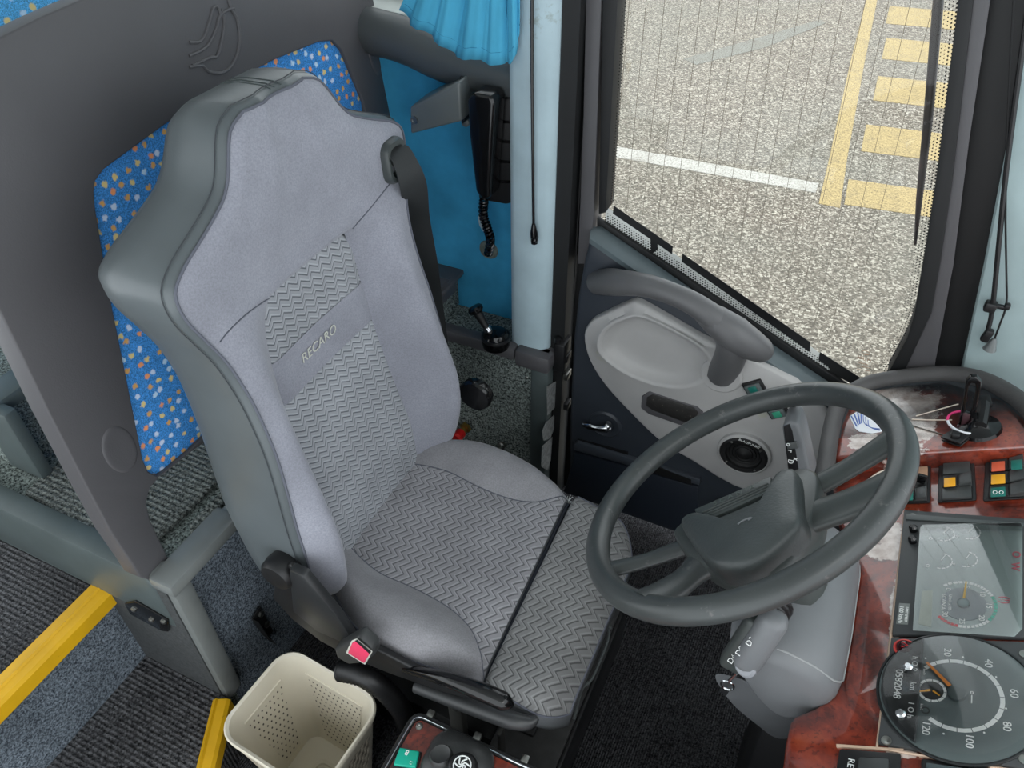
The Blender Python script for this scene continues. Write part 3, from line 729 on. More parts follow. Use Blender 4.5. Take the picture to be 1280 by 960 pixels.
def build_partition():
    r = root('partition', 'charcoal moulded partition with blue blossom cloth behind the grey driver seat', 'partition', (-.965, .9, .56))
    n = V((1, 0, .1)).normalized(); P0 = V((-.965, 0, .56))
    q = lambda pts: [PP(u, v, P0, n) for u, v in pts]
    zy = lambda y, z: V((P0.x - (z - .56) * .1, y, z))
    outer = q([(212, 722), (195, 728), (176, 722), (166, 706), (140, 668), (110, 612), (60, 515), (30, 452), (-15, 360), (-60, 250), (-60, 95), (-20, 58), (0, 47), (50, 22), (110, -4), (200, -48), (330, -95), (420, -80), (455, -35), (467, 0), (478, 55), (490, 150)]) + \
        [zy(1.44, .95), zy(1.40, .66), zy(1.36, .635)] + q([(300, 522), (240, 565), (200, 596), (188, 610), (183, 628), (188, 650), (200, 676), (216, 708)])
    inner = q([(118, 240), (120, 226), (130, 212), (205, 157), (280, 108), (345, 74), (400, 52), (416, 51), (427, 62), (440, 92), (455, 128)]) + \
        [zy(1.36, .95), zy(1.33, .72), zy(1.28, .675)] + q([(275, 527), (235, 565), (205, 590), (196, 595), (186, 590), (179, 575), (160, 480), (136, 360), (120, 262)])
    b = B(); plate_hole(b, outer, inner, -n * .045, .010)
    obj('partition_shell', b, 'shellgrey', r, label='charcoal plastic frame')
    b = B(); c = sum(inner, V()) / len(inner); prism(b, [c + (p - c) * 1.01 - n * .008 for p in inner], -n * .02, .003); obj('cloth_insert', b, 'moq', r, label='blue cloth with woven blossoms')
    # grip dimples
    for (u, v, ru, rv, ang) in ((150, 562, .030, .048, 0), (467, 62, .022, .055, 0)):
        c = PP(u, v, P0, n) + n * .001; b = B(); up = V((-.1, 0, 1)).normalized(); sd = V((0, 1, 0))
        rings = []
        for f, h in ((1.0, -.001), (.95, .0003), (.86, .0009), (.7, .0009), (.4, .0005), (.1, .0003)):
            rings.append([c + sd * ru * f * cos(2 * pi * k / 28) + up * rv * f * sin(2 * pi * k / 28) + n * h for k in range(28)])
        loft(b, rings); obj('grip_dimple', b, 'shellgrey', r)
    # moulded emblem: three nested raised lines
    for k, pts in enumerate(([(236, 53), (252, 50), (262, 25), (266, 10), (272, 9), (275, 18)], [(236, 70), (258, 58), (270, 35), (274, 20), (285, 12), (292, 10)], [(236, 84), (252, 82), (262, 90), (280, 90), (293, 75), (299, 50), (296, 25), (288, 10), (284, -6)], [(240, 82), (262, 72), (272, 68), (280, 30), (276, 12)])):
        b = B(); tube(b, catmull([PP(u, v, P0, n) + n * .0005 for u, v in pts], 5), .0030, 8); obj('moulded_emblem', b, 'shellgrey', r)
build_partition()

def build_passenger_seat():
    r = root('passenger_seat', 'pale blue cloth passenger seat top showing beyond the partition', 'seat', (-1.66, 1.0, .56))
    b = B(); box(b, (-1.70, 1.03, 1.19), (.13, .82, .86), Matrix.Rotation(rad(-8), 3, 'Y'), .05, 4); obj('backrest', b, 'moq2', r)
    b = B(); box(b, (-1.42, 1.02, .80), (.02, .02, .02)); b.free()
    b = B(); box(b, (-1.78, 1.0, .665), (.3, .8, .20), None, .03, 3); obj('seat_base', b, 'shellgrey', r)
build_passenger_seat()

def build_wall_things():
    # hinged grey metal housing under the sill
    r = root('hinged_bracket', 'grey metal wedge housing with a bolt below the sill roll', 'bracket', (-.86, 1.40, 1.09))
    y = 1.40
    b = B(); prism(b, PL([(512, 134), (574, 102), (577, 152), (513, 168)], 'y', 1.365), (-.004, .085, 0), .006, 3); obj('housing', b, 'bracket', r)
    b = B(); prism(b, PL([(574, 96), (579, 98), (581, 150), (577, 156)], 'y', y - .004), (0, .07, 0), .002); prism(b, PL([(581, 100), (590, 106), (588, 150), (583, 150)], 'y', 1.43), (0, .035, 0), .003); obj('hinge_plate', b, 'black', r)
    b = B(); lathe(b, [(.009, 0), (.009, .003), (.005, .003), (.004, .001), (0, .001)], P(518, 150, 'y', 1.365), (0, -1, 0), 14); obj('bolt', b, 'steel', r)
    for v in (130, 152):
        b = B(); lathe(b, [(.010, 0), (.010, .006), (.006, .009), (0, .009)], P(583, v, 'y', 1.43), (0, -1, 0), 12); obj('bolt', b, 'bracket', r)
    # black handset in its cradle, coiled cord
    r = root('handset_unit', 'black handset in a wall cradle with a coiled cord on the blue wall', 'handset', (-.73, 1.43, .93))
    b = B(); prism(b, PL([(606, 128), (648, 120), (650, 252), (632, 256), (598, 250), (592, 160)], 'y', 1.40), (0, .07, 0), .006); ob = obj('cradle', b, 'black', r)
    for v in (150, 175, 200, 225):
        b = B(); prism(b, PL([(624, v), (643, v + 1), (643, v + 4), (624, v + 3)], 'y', 1.40), (0, -.003, 0)); obj('cradle_rib', b, 'blackgloss', ob, smooth=False)
    b = B(); prism(b, PL([(583, 125), (592, 116), (614, 120), (618, 130), (614, 200), (612, 248), (604, 252), (594, 240), (586, 170)], 'y', 1.345), (0, .055, 0), .010, 3); obj('handset', b, 'blackgloss', r, label='glossy black handset')
    b = B(); prism(b, PL([(596, 97), (642, 108), (642, 120), (600, 110)], 'y', 1.42), (0, .05, 0), .004); obj('mounting_plate', b, 'black', r)
    pts = catmull([P(605, 250, 'y', 1.385), P(604, 268, 'y', 1.39), P(609, 285, 'y', 1.39), P(613, 300, 'y', 1.40), P(610, 318, 'y', 1.455)], 8)
    b = B(); hel = []
    L = len(pts) - 1; turns = 17; st = turns * 9
    for i in range(st + 1):
        t = i / st * L; k = min(int(t), L - 1); c = pts[k].lerp(pts[k + 1], t - k); d = (pts[k + 1] - pts[k]).normalized()
        a = V((1, 0, 0)) - d * d.x; a.normalize(); e = d.cross(a); an = 2 * pi * i / 9
        hel.append(c + (a * cos(an) + e * sin(an)) * .0085)
    tube(b, hel, .0033, 6); obj('coiled_cord', b, 'blackgloss', r)
    b = B()
    prism(b, PL([(600, 262), (606, 270), (604, 290), (599, 282), (597, 272)], 'y', 1.40), (0, .006, 0), .001); obj('plastic_scrap', b, 'clear', r, label='torn clear wrap on the cord')
    b = B(); lathe(b, [(.026, 0), (.024, .004), (.010, .006), (0, .006)], P(611, 312, 'y', 1.469), (0, -1, 0), 18); obj('cord_grommet', b, plain('grey_putty', (.42, .45, .42), .9, var=.3, vs=80), r)
    # curtain
    hem = [(498, 14), (515, 30), (535, 42), (552, 55), (568, 72), (590, 73), (610, 79), (628, 81), (640, 78), (647, 60), (649, 40)]
    tops = [(533, -70), (548, -72), (562, -74), (578, -76), (592, -76), (606, -77), (618, -77), (630, -77), (640, -77), (648, -77), (651, -77)]
    nU = 90; nV = 10; b = B(); vv = []
    for i in range(nV + 1):
        row = []; f = i / nV
        for j in range(nU + 1):
            t = j / nU * (len(hem) - 1); k = min(int(t), len(hem) - 2); g = t - k
            h = (hem[k][0] * (1 - g) + hem[k + 1][0] * g, hem[k][1] * (1 - g) + hem[k + 1][1] * g)
            tp = (tops[k][0] * (1 - g) + tops[k + 1][0] * g, tops[k][1] * (1 - g) + tops[k + 1][1] * g)
            q = P(tp[0] * (1 - f) + h[0] * f, tp[1] * (1 - f) + h[1] * f, 'y', 1.345)
            am = .016 * (.75 - .32 * f)
            q += V((sin(j * .43) * .003, am * (sin(j * .40) * .7 + sin(j * .21 + .8) * .5 + sin(j * 1.31) * .18), sin(j * .40 + 1) * .002 * f))
            row.append(b.verts.new(q))
        vv.append(row)
    for i in range(nV):
        for j in range(nU): b.faces.new((vv[i][j], vv[i][j + 1], vv[i + 1][j + 1], vv[i + 1][j]))
    r = root('curtain', 'turquoise pleated curtain hanging beside the pale pillar', 'curtain', (-.78, 1.345, 1.3))
    c = obj('curtain_cloth', b, 'curtain', r, angle=180)
    m = c.modifiers.new('thickness', 'SOLIDIFY'); m.thickness = .0015
    b = B(); tube(b, [v.co + V((0, -.002, .008)) for v in []] or [P(hem[0][0], hem[0][1], 'y', 1.345), P(hem[1][0], hem[1][1], 'y', 1.345)], .0008, 4); b.free()
    # hem stitching follows the cloth
    b = B(); pts = []
    for j in range(nU + 1):
        t = j / nU * (len(hem) - 1); k = min(int(t), len(hem) - 2); g = t - k; f = .90
        h = (hem[k][0] * (1 - g) + hem[k + 1][0] * g, hem[k][1] * (1 - g) + hem[k + 1][1] * g)
        tp = (tops[k][0] * (1 - g) + tops[k + 1][0] * g, tops[k][1] * (1 - g) + tops[k + 1][1] * g)
        q = P(tp[0] * (1 - f) + h[0] * f, tp[1] * (1 - f) + h[1] * f, 'y', 1.345); am = .016 * (.75 - .32 * f)
        pts.append(q + V((sin(j * .43) * .003, am * (sin(j * .40) * .7 + sin(j * .21 + .8) * .5 + sin(j * 1.31) * .18) - .0012, sin(j * .40 + 1) * .002 * f)))
    tube(b, pts, .0007, 4); obj('hem_stitching', b, plain('dark_turquoise_thread', (.10, .45, .62), .9), r)
    # gas strut on the pillar
    r = root('pillar_rod', 'thin black rod with a ball end hanging on the pale blue pillar', 'rod', (-.62, 1.345, .93))
    b = B(); tube(b, [P(665, -60, 'y', 1.345), P(665, 100, 'y', 1.345), P(667, 285, 'y', 1.345)], .0032, 8); obj('rod', b, 'blackgloss', r)
    b = B(); tube(b, [P(667, 280, 'y', 1.345), P(667.5, 291, 'y', 1.345), P(668, 304, 'y', 1.345)], [.004, .0085, .0075], 10); lathe(b, [(0, -.008), (.006, -.006), (.008, 0), (.006, .006), (.004, .014)], P(668, 300, 'y', 1.340), (0, 1, 0), 12); obj('ball_end', b, 'blackgloss', r)
    # cords on the front pillar
    y = 1.395
    r = root('blind_cord', 'black blind rod and cord with a clamp on the front pillar', 'cord', P(1240, 400, 'y', y))
    b = B(); tube(b, catmull([P(1292, -40, 'y', y), P(1262, 180, 'y', y), P(1252, 270, 'y', y), P(1241, 382, 'y', y), P(1235, 412, 'y', y)], 4), .0042, 8); obj('rod', b, 'black', r)
    b = B(); tube(b, catmull([P(1270, -40, 'y', y), P(1262, 100, 'y', y), P(1257, 250, 'y', y), P(1258, 340, 'y', y), P(1258, 380, 'y', y), P(1250, 405, 'y', y), P(1243, 424, 'y', y)], 4), .0018, 6); obj('cord', b, 'black_dark', r)
    b = B(); c1, c2 = P(1238, 383, 'y', y), P(1259, 383, 'y', y)
    box(b, c1, (.020, .018, .020), None, .004); box(b, (c1 + c2) / 2, (.03, .008, .008), None, .002); box(b, c2, (.010, .012, .012), None, .003); obj('clamp', b, 'black', r)
    b = B(); box(b, P(1234, 419, 'y', y), (.015, .014, .028), Matrix.Rotation(rad(8), 3, 'Y'), .004); obj('rod_end', b, 'black', r)
    b = B(); a = P(1243, 424, 'y', y); ax = (P(1236, 438, 'y', y) - a).normalized(); lathe(b, [(.003, -.002), (.006, .004), (.009, .016), (.012, .024), (.008, .027), (0, .027)], a, ax, 14); obj('pull_bell', b, 'bracket', r, label='grey bell-shaped cord pull')
    # slim rod outside the window
    r = root('outside_rod', 'slim dark rod hanging outside the driver window pane', 'rod', P(1145, 300, 'y', 1.53))
    b = B(); tube(b, [P(1180, -60, 'y', 1.53), P(1173, 0, 'y', 1.53), P(1160, 150, 'y', 1.53), P(1149, 250, 'y', 1.53), P(1144, 306, 'y', 1.53)], [.0085, .0085, .008, .0058, .0025], 10)
    obj('rod', b, plain('dark_brown_rod', (.23, .20, .19), .5), r)
    # handbrake valve lever on the ledge
    r = root('handbrake_lever', 'black handbrake lever with a round knob on the carpeted ledge', 'lever', P(620, 432, 'z', .56))
    c = P(620, 432, 'z', .56) ; c = V((c.x, c.y, .562))
    b = B(); lathe(b, [(.034, 0), (.036, .012), (.034, .030), (.026, .042), (.010, .047), (0, .047)], c, (0, 0, 1), 24); bs = obj('valve_body', b, 'blackgloss', r)
    b = B(); lathe(b, [(.037, .024), (.037, .030), (.036, .032)], c, (0, 0, 1), 24); obj('body_ring', b, 'black', bs)
    top = P(594, 386, 'y', 1.33); s = c + V((-.01, -.01, .040))
    b = B(); tube(b, [s, s.lerp(top, .25), s.lerp(top, .55), s.lerp(top, .9)], [.009, .008, .010, .013], 12); obj('lever_stem', b, 'black', r)
    b = B(); ax = (top - s).normalized(); lathe(b, [(.012, -.012), (.019, -.006), (.020, .001), (.016, .006), (0, .008)], top, ax, 18); obj('knob', b, 'blackgloss', r)
    b = B(); lathe(b, [(.011, 0), (.011, .010), (.008, .012)], s.lerp(top, .12), ax, 10); obj('lock_collar', b, 'chrome', r)
    # air valve with a red cap on the ledge front
    c = P(583, 533, 'y', 1.345)
    r = root('air_valve', 'brass air valve with a red cap on the carpeted ledge front', 'valve', c)
    b = B(); lathe(b, [(.017, 0), (.017, .010), (.011, .013), (.010, .030)], c, (-.1, -1, -.1), 6); obj('valve_nut', b, 'brass', r)
    b = B(); a = V((-.15, -1, -.15)).normalized(); lathe(b, [(.013, .022), (.016, .026), (.016, .040), (.019, .044), (.018, .052), (.010, .054), (0, .054)], c, a, 8); obj('cap', b, 'redcap', r, label='red plastic cap')
    c = P(628, 556, 'y', 1.345)
    r = root('hose_fitting', 'small steel hose nipple on the ledge front behind the seat cushion', 'fitting', c)
    b = B(); lathe(b, [(.012, 0), (.012, .010), (.006, .012), (.006, .028), (.008, .030), (.008, .036), (0, .038)], c, (0, -1, .2), 10); obj('nipple', b, 'steel', r)
    # steel angle bracket on the carpet wall behind the bin
    r = root('angle_bracket', 'black steel angle bracket with two bolts on the carpeted wall near the bin', 'bracket', P(325, 775, 'x', -.935))
    x = -.930
    b = B(); prism(b, PL([(314, 773), (324, 757), (340, 788), (333, 797), (328, 793)], 'x', x), (.004, 0, 0), .001); prism(b, PL([(314, 773), (328, 793), (333, 797), (338, 802), (322, 786)], 'x', x), (.02, 0, 0), .001); obj('plate', b, 'black_dark', r)
    for u, v in ((326, 767), (333, 780)):
        b = B(); lathe(b, [(.0085, 0), (.0085, .005), (.004, .007), (0, .007)], P(u, v, 'x', x + .004), (1, 0, 0), 6); obj('bolt', b, 'steel', r)
build_wall_things()

# ================================================================== the driver seat
def build_seat():
    r = root('driver_seat', 'grey zigzag cloth driver seat with high winged backrest', 'seat', (-.45, .80, 0))
    CY = .83
    A = V((-.70, CY, .49)); UP = V((-.0669, 0, .99776)); FW = V((.99776, 0, .0669))
    W = [(-.04, .225), (0, .248), (.06, .258), (.13, .262), (.22, .262), (.30, .255), (.38, .246), (.46, .240), (.52, .240), (.58, .248), (.63, .264), (.67, .278), (.70, .282), (.722, .276), (.742, .248), (.758, .212), (.775, .176), (.79, .150), (.81, .132), (.83, .120), (.85, .108), (.865, .094), (.875, .066)]
    CEN = [(-.04, .005), (.02, .0), (.10, -.004), (.25, -.022), (.40, -.034), (.55, -.030), (.63, -.010), (.70, .006), (.78, .012), (.85, .008), (.875, 0)]
    CR = [(-.04, .015), (.0, .045), (.06, .072), (.13, .088), (.20, .090), (.28, .075), (.36, .055), (.45, .035), (.55, .020), (.65, .012), (.72, .012), (.78, .012), (.85, .006), (.875, -.002)]
    ED = [(-.04, -.01), (0, .0), (.04, .013), (.15, .033), (.27, .037), (.39, .033), (.47, .023), (.55, .012), (.65, .004), (.72, .003), (.80, 0), (.875, -.006)]
    PH = [(-.04, .140), (.02, .145), (.10, .150), (.25, .142), (.40, .134), (.52, .125), (.58, .112), (.605, .098), (.63, .09), (.75, .06), (.875, .03)]
    def back(h, u):
        """u in [-1,1] by width; returns the world point of the backrest front"""
        wd = sinterp(W, h); y = u * wd; p = sinterp(PH, h); ya = abs(y)
        c = sinterp(CEN, h); e = sinterp(CR, h)
        if ya <= p: off = c - .006 * (1 - (ya / p) ** 2)
        else:
            t = (ya - p) / max(1e-4, wd - p)
            off = c + (e - c) * sstep(t / .72)
        au = abs(u)
        if au > .78: off += (sinterp(ED, h) - e) * ((au - .78) / .22) ** 2
        return A + UP * h + FW * off + V((0, y, 0))
    PT = .600; PB = .0
    def uset(h, N1=12, NP=16):
        wd = sinterp(W, h); p = sinterp(PH, h) / wd
        p = min(p, .93)
        L = [-1 + (1 - p) * (k / N1) for k in range(N1)]; M = [-p + 2 * p * k / NP for k in range(NP + 1)]
        return L, M, [-x for x in reversed(L)]
    hs = sorted(set([-.04, -.03, -.015] + [PB + (PT - PB) * k / 40 for k in range(41)] + [PT + .006, PT + .014] + [.62 + .255 * k / 34 for k in range(1, 35)]))
    # fabric front with an opening for the zigzag panel
    b = B(); rows = []; N1, NP = 12, 16
    for h in hs:
        L, M, Rr = uset(h); us = L + M + Rr; row = []
        for j, u in enumerate(us):
            q = back(h, u)
            inpan = PB - .001 < h < PT + .001
            if PT < h < PT + .05 and N1 - 1 <= j <= N1 + NP + 1: q = q + FW * .006 * (1 - (h - PT) / .05) * max(0, 1 - (abs(j - N1 - NP / 2) / (NP / 2 + 2)) ** 4)
            if inpan and (j in (N1, N1 + NP) or (h > PT - 1e-6 and N1 < j < N1 + NP)): q = q - FW * .010
            row.append(b.verts.new(q))
        rows.append(row)
    for i in range(len(hs) - 1):
        pan = PB - .001 < hs[i] and hs[i + 1] < PT + .001
        for j in range(len(rows[0]) - 1):
            if pan and N1 <= j < N1 + NP: continue
            b.faces.new((rows[i][j], rows[i][j + 1], rows[i + 1][j + 1], rows[i + 1][j]))
    outline = [rows[i][0].co.copy() for i in range(len(hs))] + [v.co.copy() for v in rows[-1][1:-1]] + [rows[i][-1].co.copy() for i in range(len(hs) - 1, -1, -1)] + [v.co.copy() for v in reversed(rows[0][1:-1])]
    obj('backrest_cover', b, 'fabric', r, label='plain grey cloth of the backrest', angle=70)
    # panels: zigzag below, plain band, zigzag above
    def panel(name, h0, h1, mat, label, raise_=0, n=24):
        b = B(); vv = []
        for i in range(n + 1):
            h = h0 + (h1 - h0) * i / n; p = sinterp(PH, h) + .004; wd = sinterp(W, h); row = []
            for k in range(NP + 1):
                y = -p + 2 * p * k / NP
                dip = .014 * (1 - min(1, max(0, PT - h) / .05)) ** 1.5 + .006 * max(0, (abs(y) / p - .85) / .15) ** 1.5
                q = back(h, max(-1, min(1, y / wd))); q = A + UP * h + V((0, y, 0)) + FW * ((q - A - UP * h).dot(FW) - .001 - dip + raise_)
                row.append(b.verts.new(q))
            vv.append(row)
        for i in range(n):
            for k in range(NP): b.faces.new((vv[i][k], vv[i][k + 1], vv[i + 1][k + 1], vv[i + 1][k]))
        o = obj(name, b, mat, r, label=label, angle=80)
        return setuv(o, lambda c: (c.y, (c - A).dot(UP)))
    panel('backrest_panel', -.025, .392, 'zig', 'lower zigzag cloth panel')
    panel('label_band', .388, .476, 'fabric', 'plain grey band with the maker lettering', .0015, 8)
    panel('backrest_panel', .472, PT + .004, 'zig', 'upper zigzag cloth panel', 0, 14)
    hb = .438; q = back(hb, -.03 / .24) + FW * .0035
    text('brand_lettering', 'RECARO', q + V((0, .012, 0)), (0, 1, 0), UP, .026, 'silver', r, shear=.15)
    # vinyl shell: loft from the seam loop to the back
    def ringof(grow, push, flat=None):
        out = []; n = len(outline)
        K = 3
        for i, p in enumerate(outline):
            t = sum((outline[(i + k_) % n] - outline[i - k_] for k_ in range(1, K + 1)), V()); t = V((0, t.y, (t.dot(UP)))); 
            nn = V((0, t.z, -t.y)); nn = nn.normalized() if nn.length > 1e-9 else V((0, 0, 0))
            q = p - (V((0, nn.y, 0)) + UP * nn.z) * grow
            h = (q - A).dot(UP)
            if flat is None: q = q - FW * push
            else:
                xb = sinterp([(-.05, -.13), (.1, -.135), (.4, -.14), (.6, -.145), (.72, -.150), (.80, -.135), (.875, -.125)], h)
                cur = (q - A - UP * h).dot(FW); q = q + FW * ((xb + flat) - cur)
            out.append(q)
        return out
    # orientation test
    gtest = ringof(.01, 0); sgn = 1 if abs(gtest[20].y - CY) > abs(outline[20].y - CY) else -1
    rg = [ringof(-.001 * sgn, .001), ringof(.005 * sgn, .006), ringof(.009 * sgn, .02), ringof(.010 * sgn, 0, .055), ringof(.006 * sgn, 0, .025), ringof(-.004 * sgn, 0, .008), ringof(-.018 * sgn, 0, 0)]
    b = B(); vv = loft(b, rg, True, False, False)
    bc = [v.co.copy() for v in vv[-1]]
    b.faces.new(vv[-1])
    obj('backrest_shell', b, 'vinyl', r, label='grey vinyl sides and back of the backrest', angle=60)
    # piping and two stitched seams over the headrest
    nH = len(hs); seam = [p + FW * .001 for p in outline[3:nH * 2 + len(rows and uset(.8)[0]) * 2 + NP - 4]]
    b = B(); tube(b, seam, .0022, 6); obj('piping', b, 'thread', r)
    b = B(); tube(b, [p for p in ringof(.0095 * sgn, .014)][3:nH * 2 + 34], .0009, 4); obj('seam_stitching', b, plain('dark_seam', (.27, .285, .30), .9), r)
    iT = nH + 14
    for dy in (-.010, 0, .010):
        b = B(); k = min(range(nH, nH + 38), key=lambda i: abs(outline[i].y - (CY + .012 + dy)))
        tube(b, [q[k] + UP * .0006 for q in rg[1:6]], .0009, 4); obj('headrest_stitching', b, plain('dark_seam_b', (.33, .36, .36), .9), r)
    # curved seams across the shoulders
    for sg in (-1, 1):
        b = B(); pts = []
        for k in range(14):
            t = k / 13; h = .60 + .05 * sin(t * pi * .6) - (.0 if sg > 0 else .03 * t); u = sg * (.45 + .5 * t); pts.append(back(h, u) + FW * .0008)
        tube(b, pts, .0010, 4); obj('shoulder_seam', b, 'thread', r)
    # belt guide and belt
    c = back(.682, .80); nrm = FW
    b = B(); ro = rrect(.062, .076, .02); ri = rrect(.036, .046, .012)
    f3 = lambda pts, l: [c + V((0, x, 0)) + UP * y_ + FW * l for x, y_ in pts]
    loft(b, [f3(ro, -.012), f3(ro, .008), f3(rrect(.056, .070, .018), .014), f3(rrect(.044, .054, .014), .014), f3(ri, .006), f3(ri, -.004), f3(rrect(.01, .02, .004), -.006)])
    g = obj('belt_guide', b, plain('grey_green_guide', (.25, .27, .27), .35), r, label='dark plastic belt guide in the shoulder')
    b = B(); tube(b, [c + V((0, -.018, 0)) + UP * .002 + FW * .012, c + V((0, .018, 0)) + UP * .012 + FW * .012], .0035, 8); obj('guide_bar', b, 'steel', g)
    b = B()
    ctr = catmull([c + FW * .004 + UP * .02, c + FW * .020 + UP * .006 + V((0, .004, 0)), c + FW * .028 - UP * .05 + V((0, .012, 0)), P(522, 275, 'y', 1.16), P(533, 330, 'y', 1.20), P(541, 385, 'y', 1.24), P(560, 520, 'y', 1.25)], 8)
    wv = V((.45, .85, 0)).normalized(); rings = []
    for i, p in enumerate(ctr):
        f = i / (len(ctr) - 1); wid = .025
        d = V((0, 1, 0)).lerp(V((.78, .45, -.1)), min(1, f * 1.6)).normalized()
        t = (ctr[min(i + 1, len(ctr) - 1)] - ctr[max(i - 1, 0)]).normalized(); d = (d - t * d.dot(t)).normalized(); nn = d.cross(t) * .001
        rings.append([p - d * wid - nn, p + d * wid - nn, p + d * wid + nn, p - d * wid + nn])
    loft(b, rings); obj('belt_strap', b, 'strap', r, label='black seat belt strap', angle=60)

    # ---------------- cushion
    def cush(t, u):
        """t 0 rear .. 1 crease; u -1..1 across"""
        x = -.715 + t * .362; yc = .832 - .018 * t
        wd = sinterp([(0, .195), (.12, .225), (.3, .258), (.5, .268), (.7, .262), (.88, .246), (1, .232)], t)
        x += .010 * u * -1 * t
        y = yc + u * wd; z = .492 - .012 * t - .004 * sin(pi * t)
        pz = sinterp([(0, .62), (.2, .59), (.45, .53), (.68, .55), (.84, .65), (.94, .81), (1, .97)], t)
        au = abs(u)
        if au > pz: 
            k = (au - pz) / (1 - pz + 1e-5)
            z += (.040 if u < 0 else .030) * sin(pi * min(1, k * .80)) * sinterp([(0, .5), (.2, 1), (.7, 1), (.9, .5), (1, .1)], t) * min(1, (1 - pz) / .25)
        if au > .86: z -= .035 * ((au - .86) / .14) ** 2
        if t > .93: z -= .012 * ((t - .93) / .07) ** 2
        return V((x, y, z)), pz
    NT_, NS = 40, 12; NPc = 24
    def cuset(t):
        pz = cush(t, 0)[1]; L = [-1 + (1 - pz) * k / NS for k in range(NS + 1)]
        return L, [-pz + 2 * pz * k / NPc for k in range(NPc + 1)], [-x for x in reversed(L)]
    bl, bc_, br = B(), B(), B()
    def grid(bm, rows):
        vv = [[bm.verts.new(p) for p in row] for row in rows]
        for i in range(len(vv) - 1):
            for j in range(len(vv[0]) - 1): bm.faces.new((vv[i][j], vv[i][j + 1], vv[i + 1][j + 1], vv[i + 1][j]))
    ts = [k / NT_ for k in range(NT_ + 1)]
    grid(bc_, [[cush(t, u)[0] for u in cuset(t)[1]] for t in ts])
    o = obj('cushion_panel', bc_, 'zig2', r, label='worn zigzag cloth of the seat cushion', angle=80); setuv(o, lambda c: (c.y, -c.x))
    grid(bl, [[cush(t, u)[0] for u in cuset(t)[0]] for t in ts]); obj('cushion_bolster', bl, 'fabric_worn', r, label='plain grey side bolster, aisle side', angle=80)
    grid(br, [[cush(t, u)[0] for u in cuset(t)[2]] for t in ts]); obj('cushion_bolster', br, 'fabric_worn', r, label='plain grey side bolster, door side', angle=80)
    edge = [cush(t, -1)[0] for t in ts]; edge2 = [cush(t, 1)[0] for t in ts]
    for e, s in ((edge, -1), (edge2, 1)):
        b = B(); tube(b, e, .0022, 6); obj('cushion_piping', b, 'thread', r)
    b = B(); fr = [cush(1, -1 + 2 * k / 20)[0] for k in range(21)]
    lp = edge + fr[1:-1] + list(reversed(edge2)) + [cush(0, 1 - 2 * k / 10)[0] for k in range(1, 10)]
    cm = sum(lp, V()) / len(lp)
    lo = lambda f, z: [V((cm.x + (p.x - cm.x) * f, cm.y + (p.y - cm.y) * f, p.z - z if z < .2 else .40)) for p in lp]
    loft(b, [lp, lo(1.012, .006), lo(1.015, .03), lo(.99, .055), lo(.95, .075)], True, False, True); obj('cushion_base', b, 'vinyl_dark', r, label='grey vinyl cushion side', angle=60)
    for sg in (-1, 1):
        b = B(); tube(b, [cush(t, sg * cush(t, 0)[1])[0] + V((0, 0, .0006)) for t in ts], .0011, 4); obj('bolster_seam', b, 'thread', r)
    # worn frayed corner
    b = B(); c = cush(1, .985)[0]
    for k in range(14):
        a = random.uniform(0, 6.28); tube(b, [c + V((random.uniform(-.008, .006), random.uniform(-.01, .008), -.002)), c + V((cos(a) * .012, sin(a) * .012, random.uniform(.002, .010)))], .0008, 4)
    obj('frayed_threads', b, 'white', r, kind='stuff', label='frayed white threads at the torn corner')
    # front extension cushion
    def ext(t, u):
        x = -.343 + t * .158; yc = .812 - .018 * t
        wd = .236 - .004 * t
        if t > .55: wd -= .055 * ((t - .55) / .45) ** 2.6
        z = .476 - .012 * t
        if t > .6: z -= .050 * ((t - .6) / .4) ** 2
        if t < .06: z -= .012 * ((.06 - t) / .06) ** 2
        au = abs(u)
        if au > .86: z -= .014 * ((au - .86) / .14) ** 2
        return V((x - .006 * u * (1 - t), yc + u * wd, z))
    b = B(); tt = [k / 26 for k in range(27)]; uu = [-1 + 2 * k / 32 for k in range(33)]
    grid(b, [[ext(t, u) for u in uu] for t in tt]); o = obj('front_cushion', b, 'zig3', r, label='darker zigzag front cushion extension', angle=80); setuv(o, lambda c: (c.y, -c.x))
    lp = [ext(t, -1) for t in tt] + [ext(1, u) for u in uu[1:-1]] + [ext(t, 1) for t in reversed(tt)] + [ext(0, u) for u in reversed(uu[1:-1])]
    cm = sum(lp, V()) / len(lp)
    lo = lambda f, z: [V((cm.x + (p.x - cm.x) * f, cm.y + (p.y - cm.y) * f, p.z - z)) for p in lp]
    b = B(); loft(b, [lp, lo(1.012, .004), lo(1.02, .025), lo(1.0, .048), lo(.94, .06)], True, False, True); obj('front_cushion_band', b, 'vinyl_dark', r, label='grey vinyl band round the front cushion', angle=60)
    b = B(); tube(b, [p + V((0, 0, .0005)) for p in lp[:len(tt) + len(uu) + len(tt) - 3]], .0020, 6); obj('front_piping', b, 'thread', r)
    b = B(); tube(b, [fr[k] + V((.005, 0, -.012)) for k in range(21)], .0045, 8); obj('crease_cord', b, plain('dark_blue_crease', (.13, .15, .19), .8), r)

    # ---------------- mechanism and base
    Y = .538
    b = B(); prism(b, PL([(345, 712), (362, 706), (395, 738), (440, 796), (520, 838), (600, 862), (612, 870), (600, 878), (560, 868), (490, 844), (440, 824), (400, 802), (365, 775), (340, 748)], 'y', Y), (0, .014, 0), .005, 3); obj('side_cover', b, 'black', r, label='black plastic side cover of the seat')
    c = P(344, 722, 'y', Y - .015)
    b = B(); lathe(b, [(.030, .04), (.034, .02), (.033, .004), (.028, -.003), (.012, -.006), (0, -.006)], c, (0, 1, 0), 26); obj('recliner_hub', b, 'black', r)
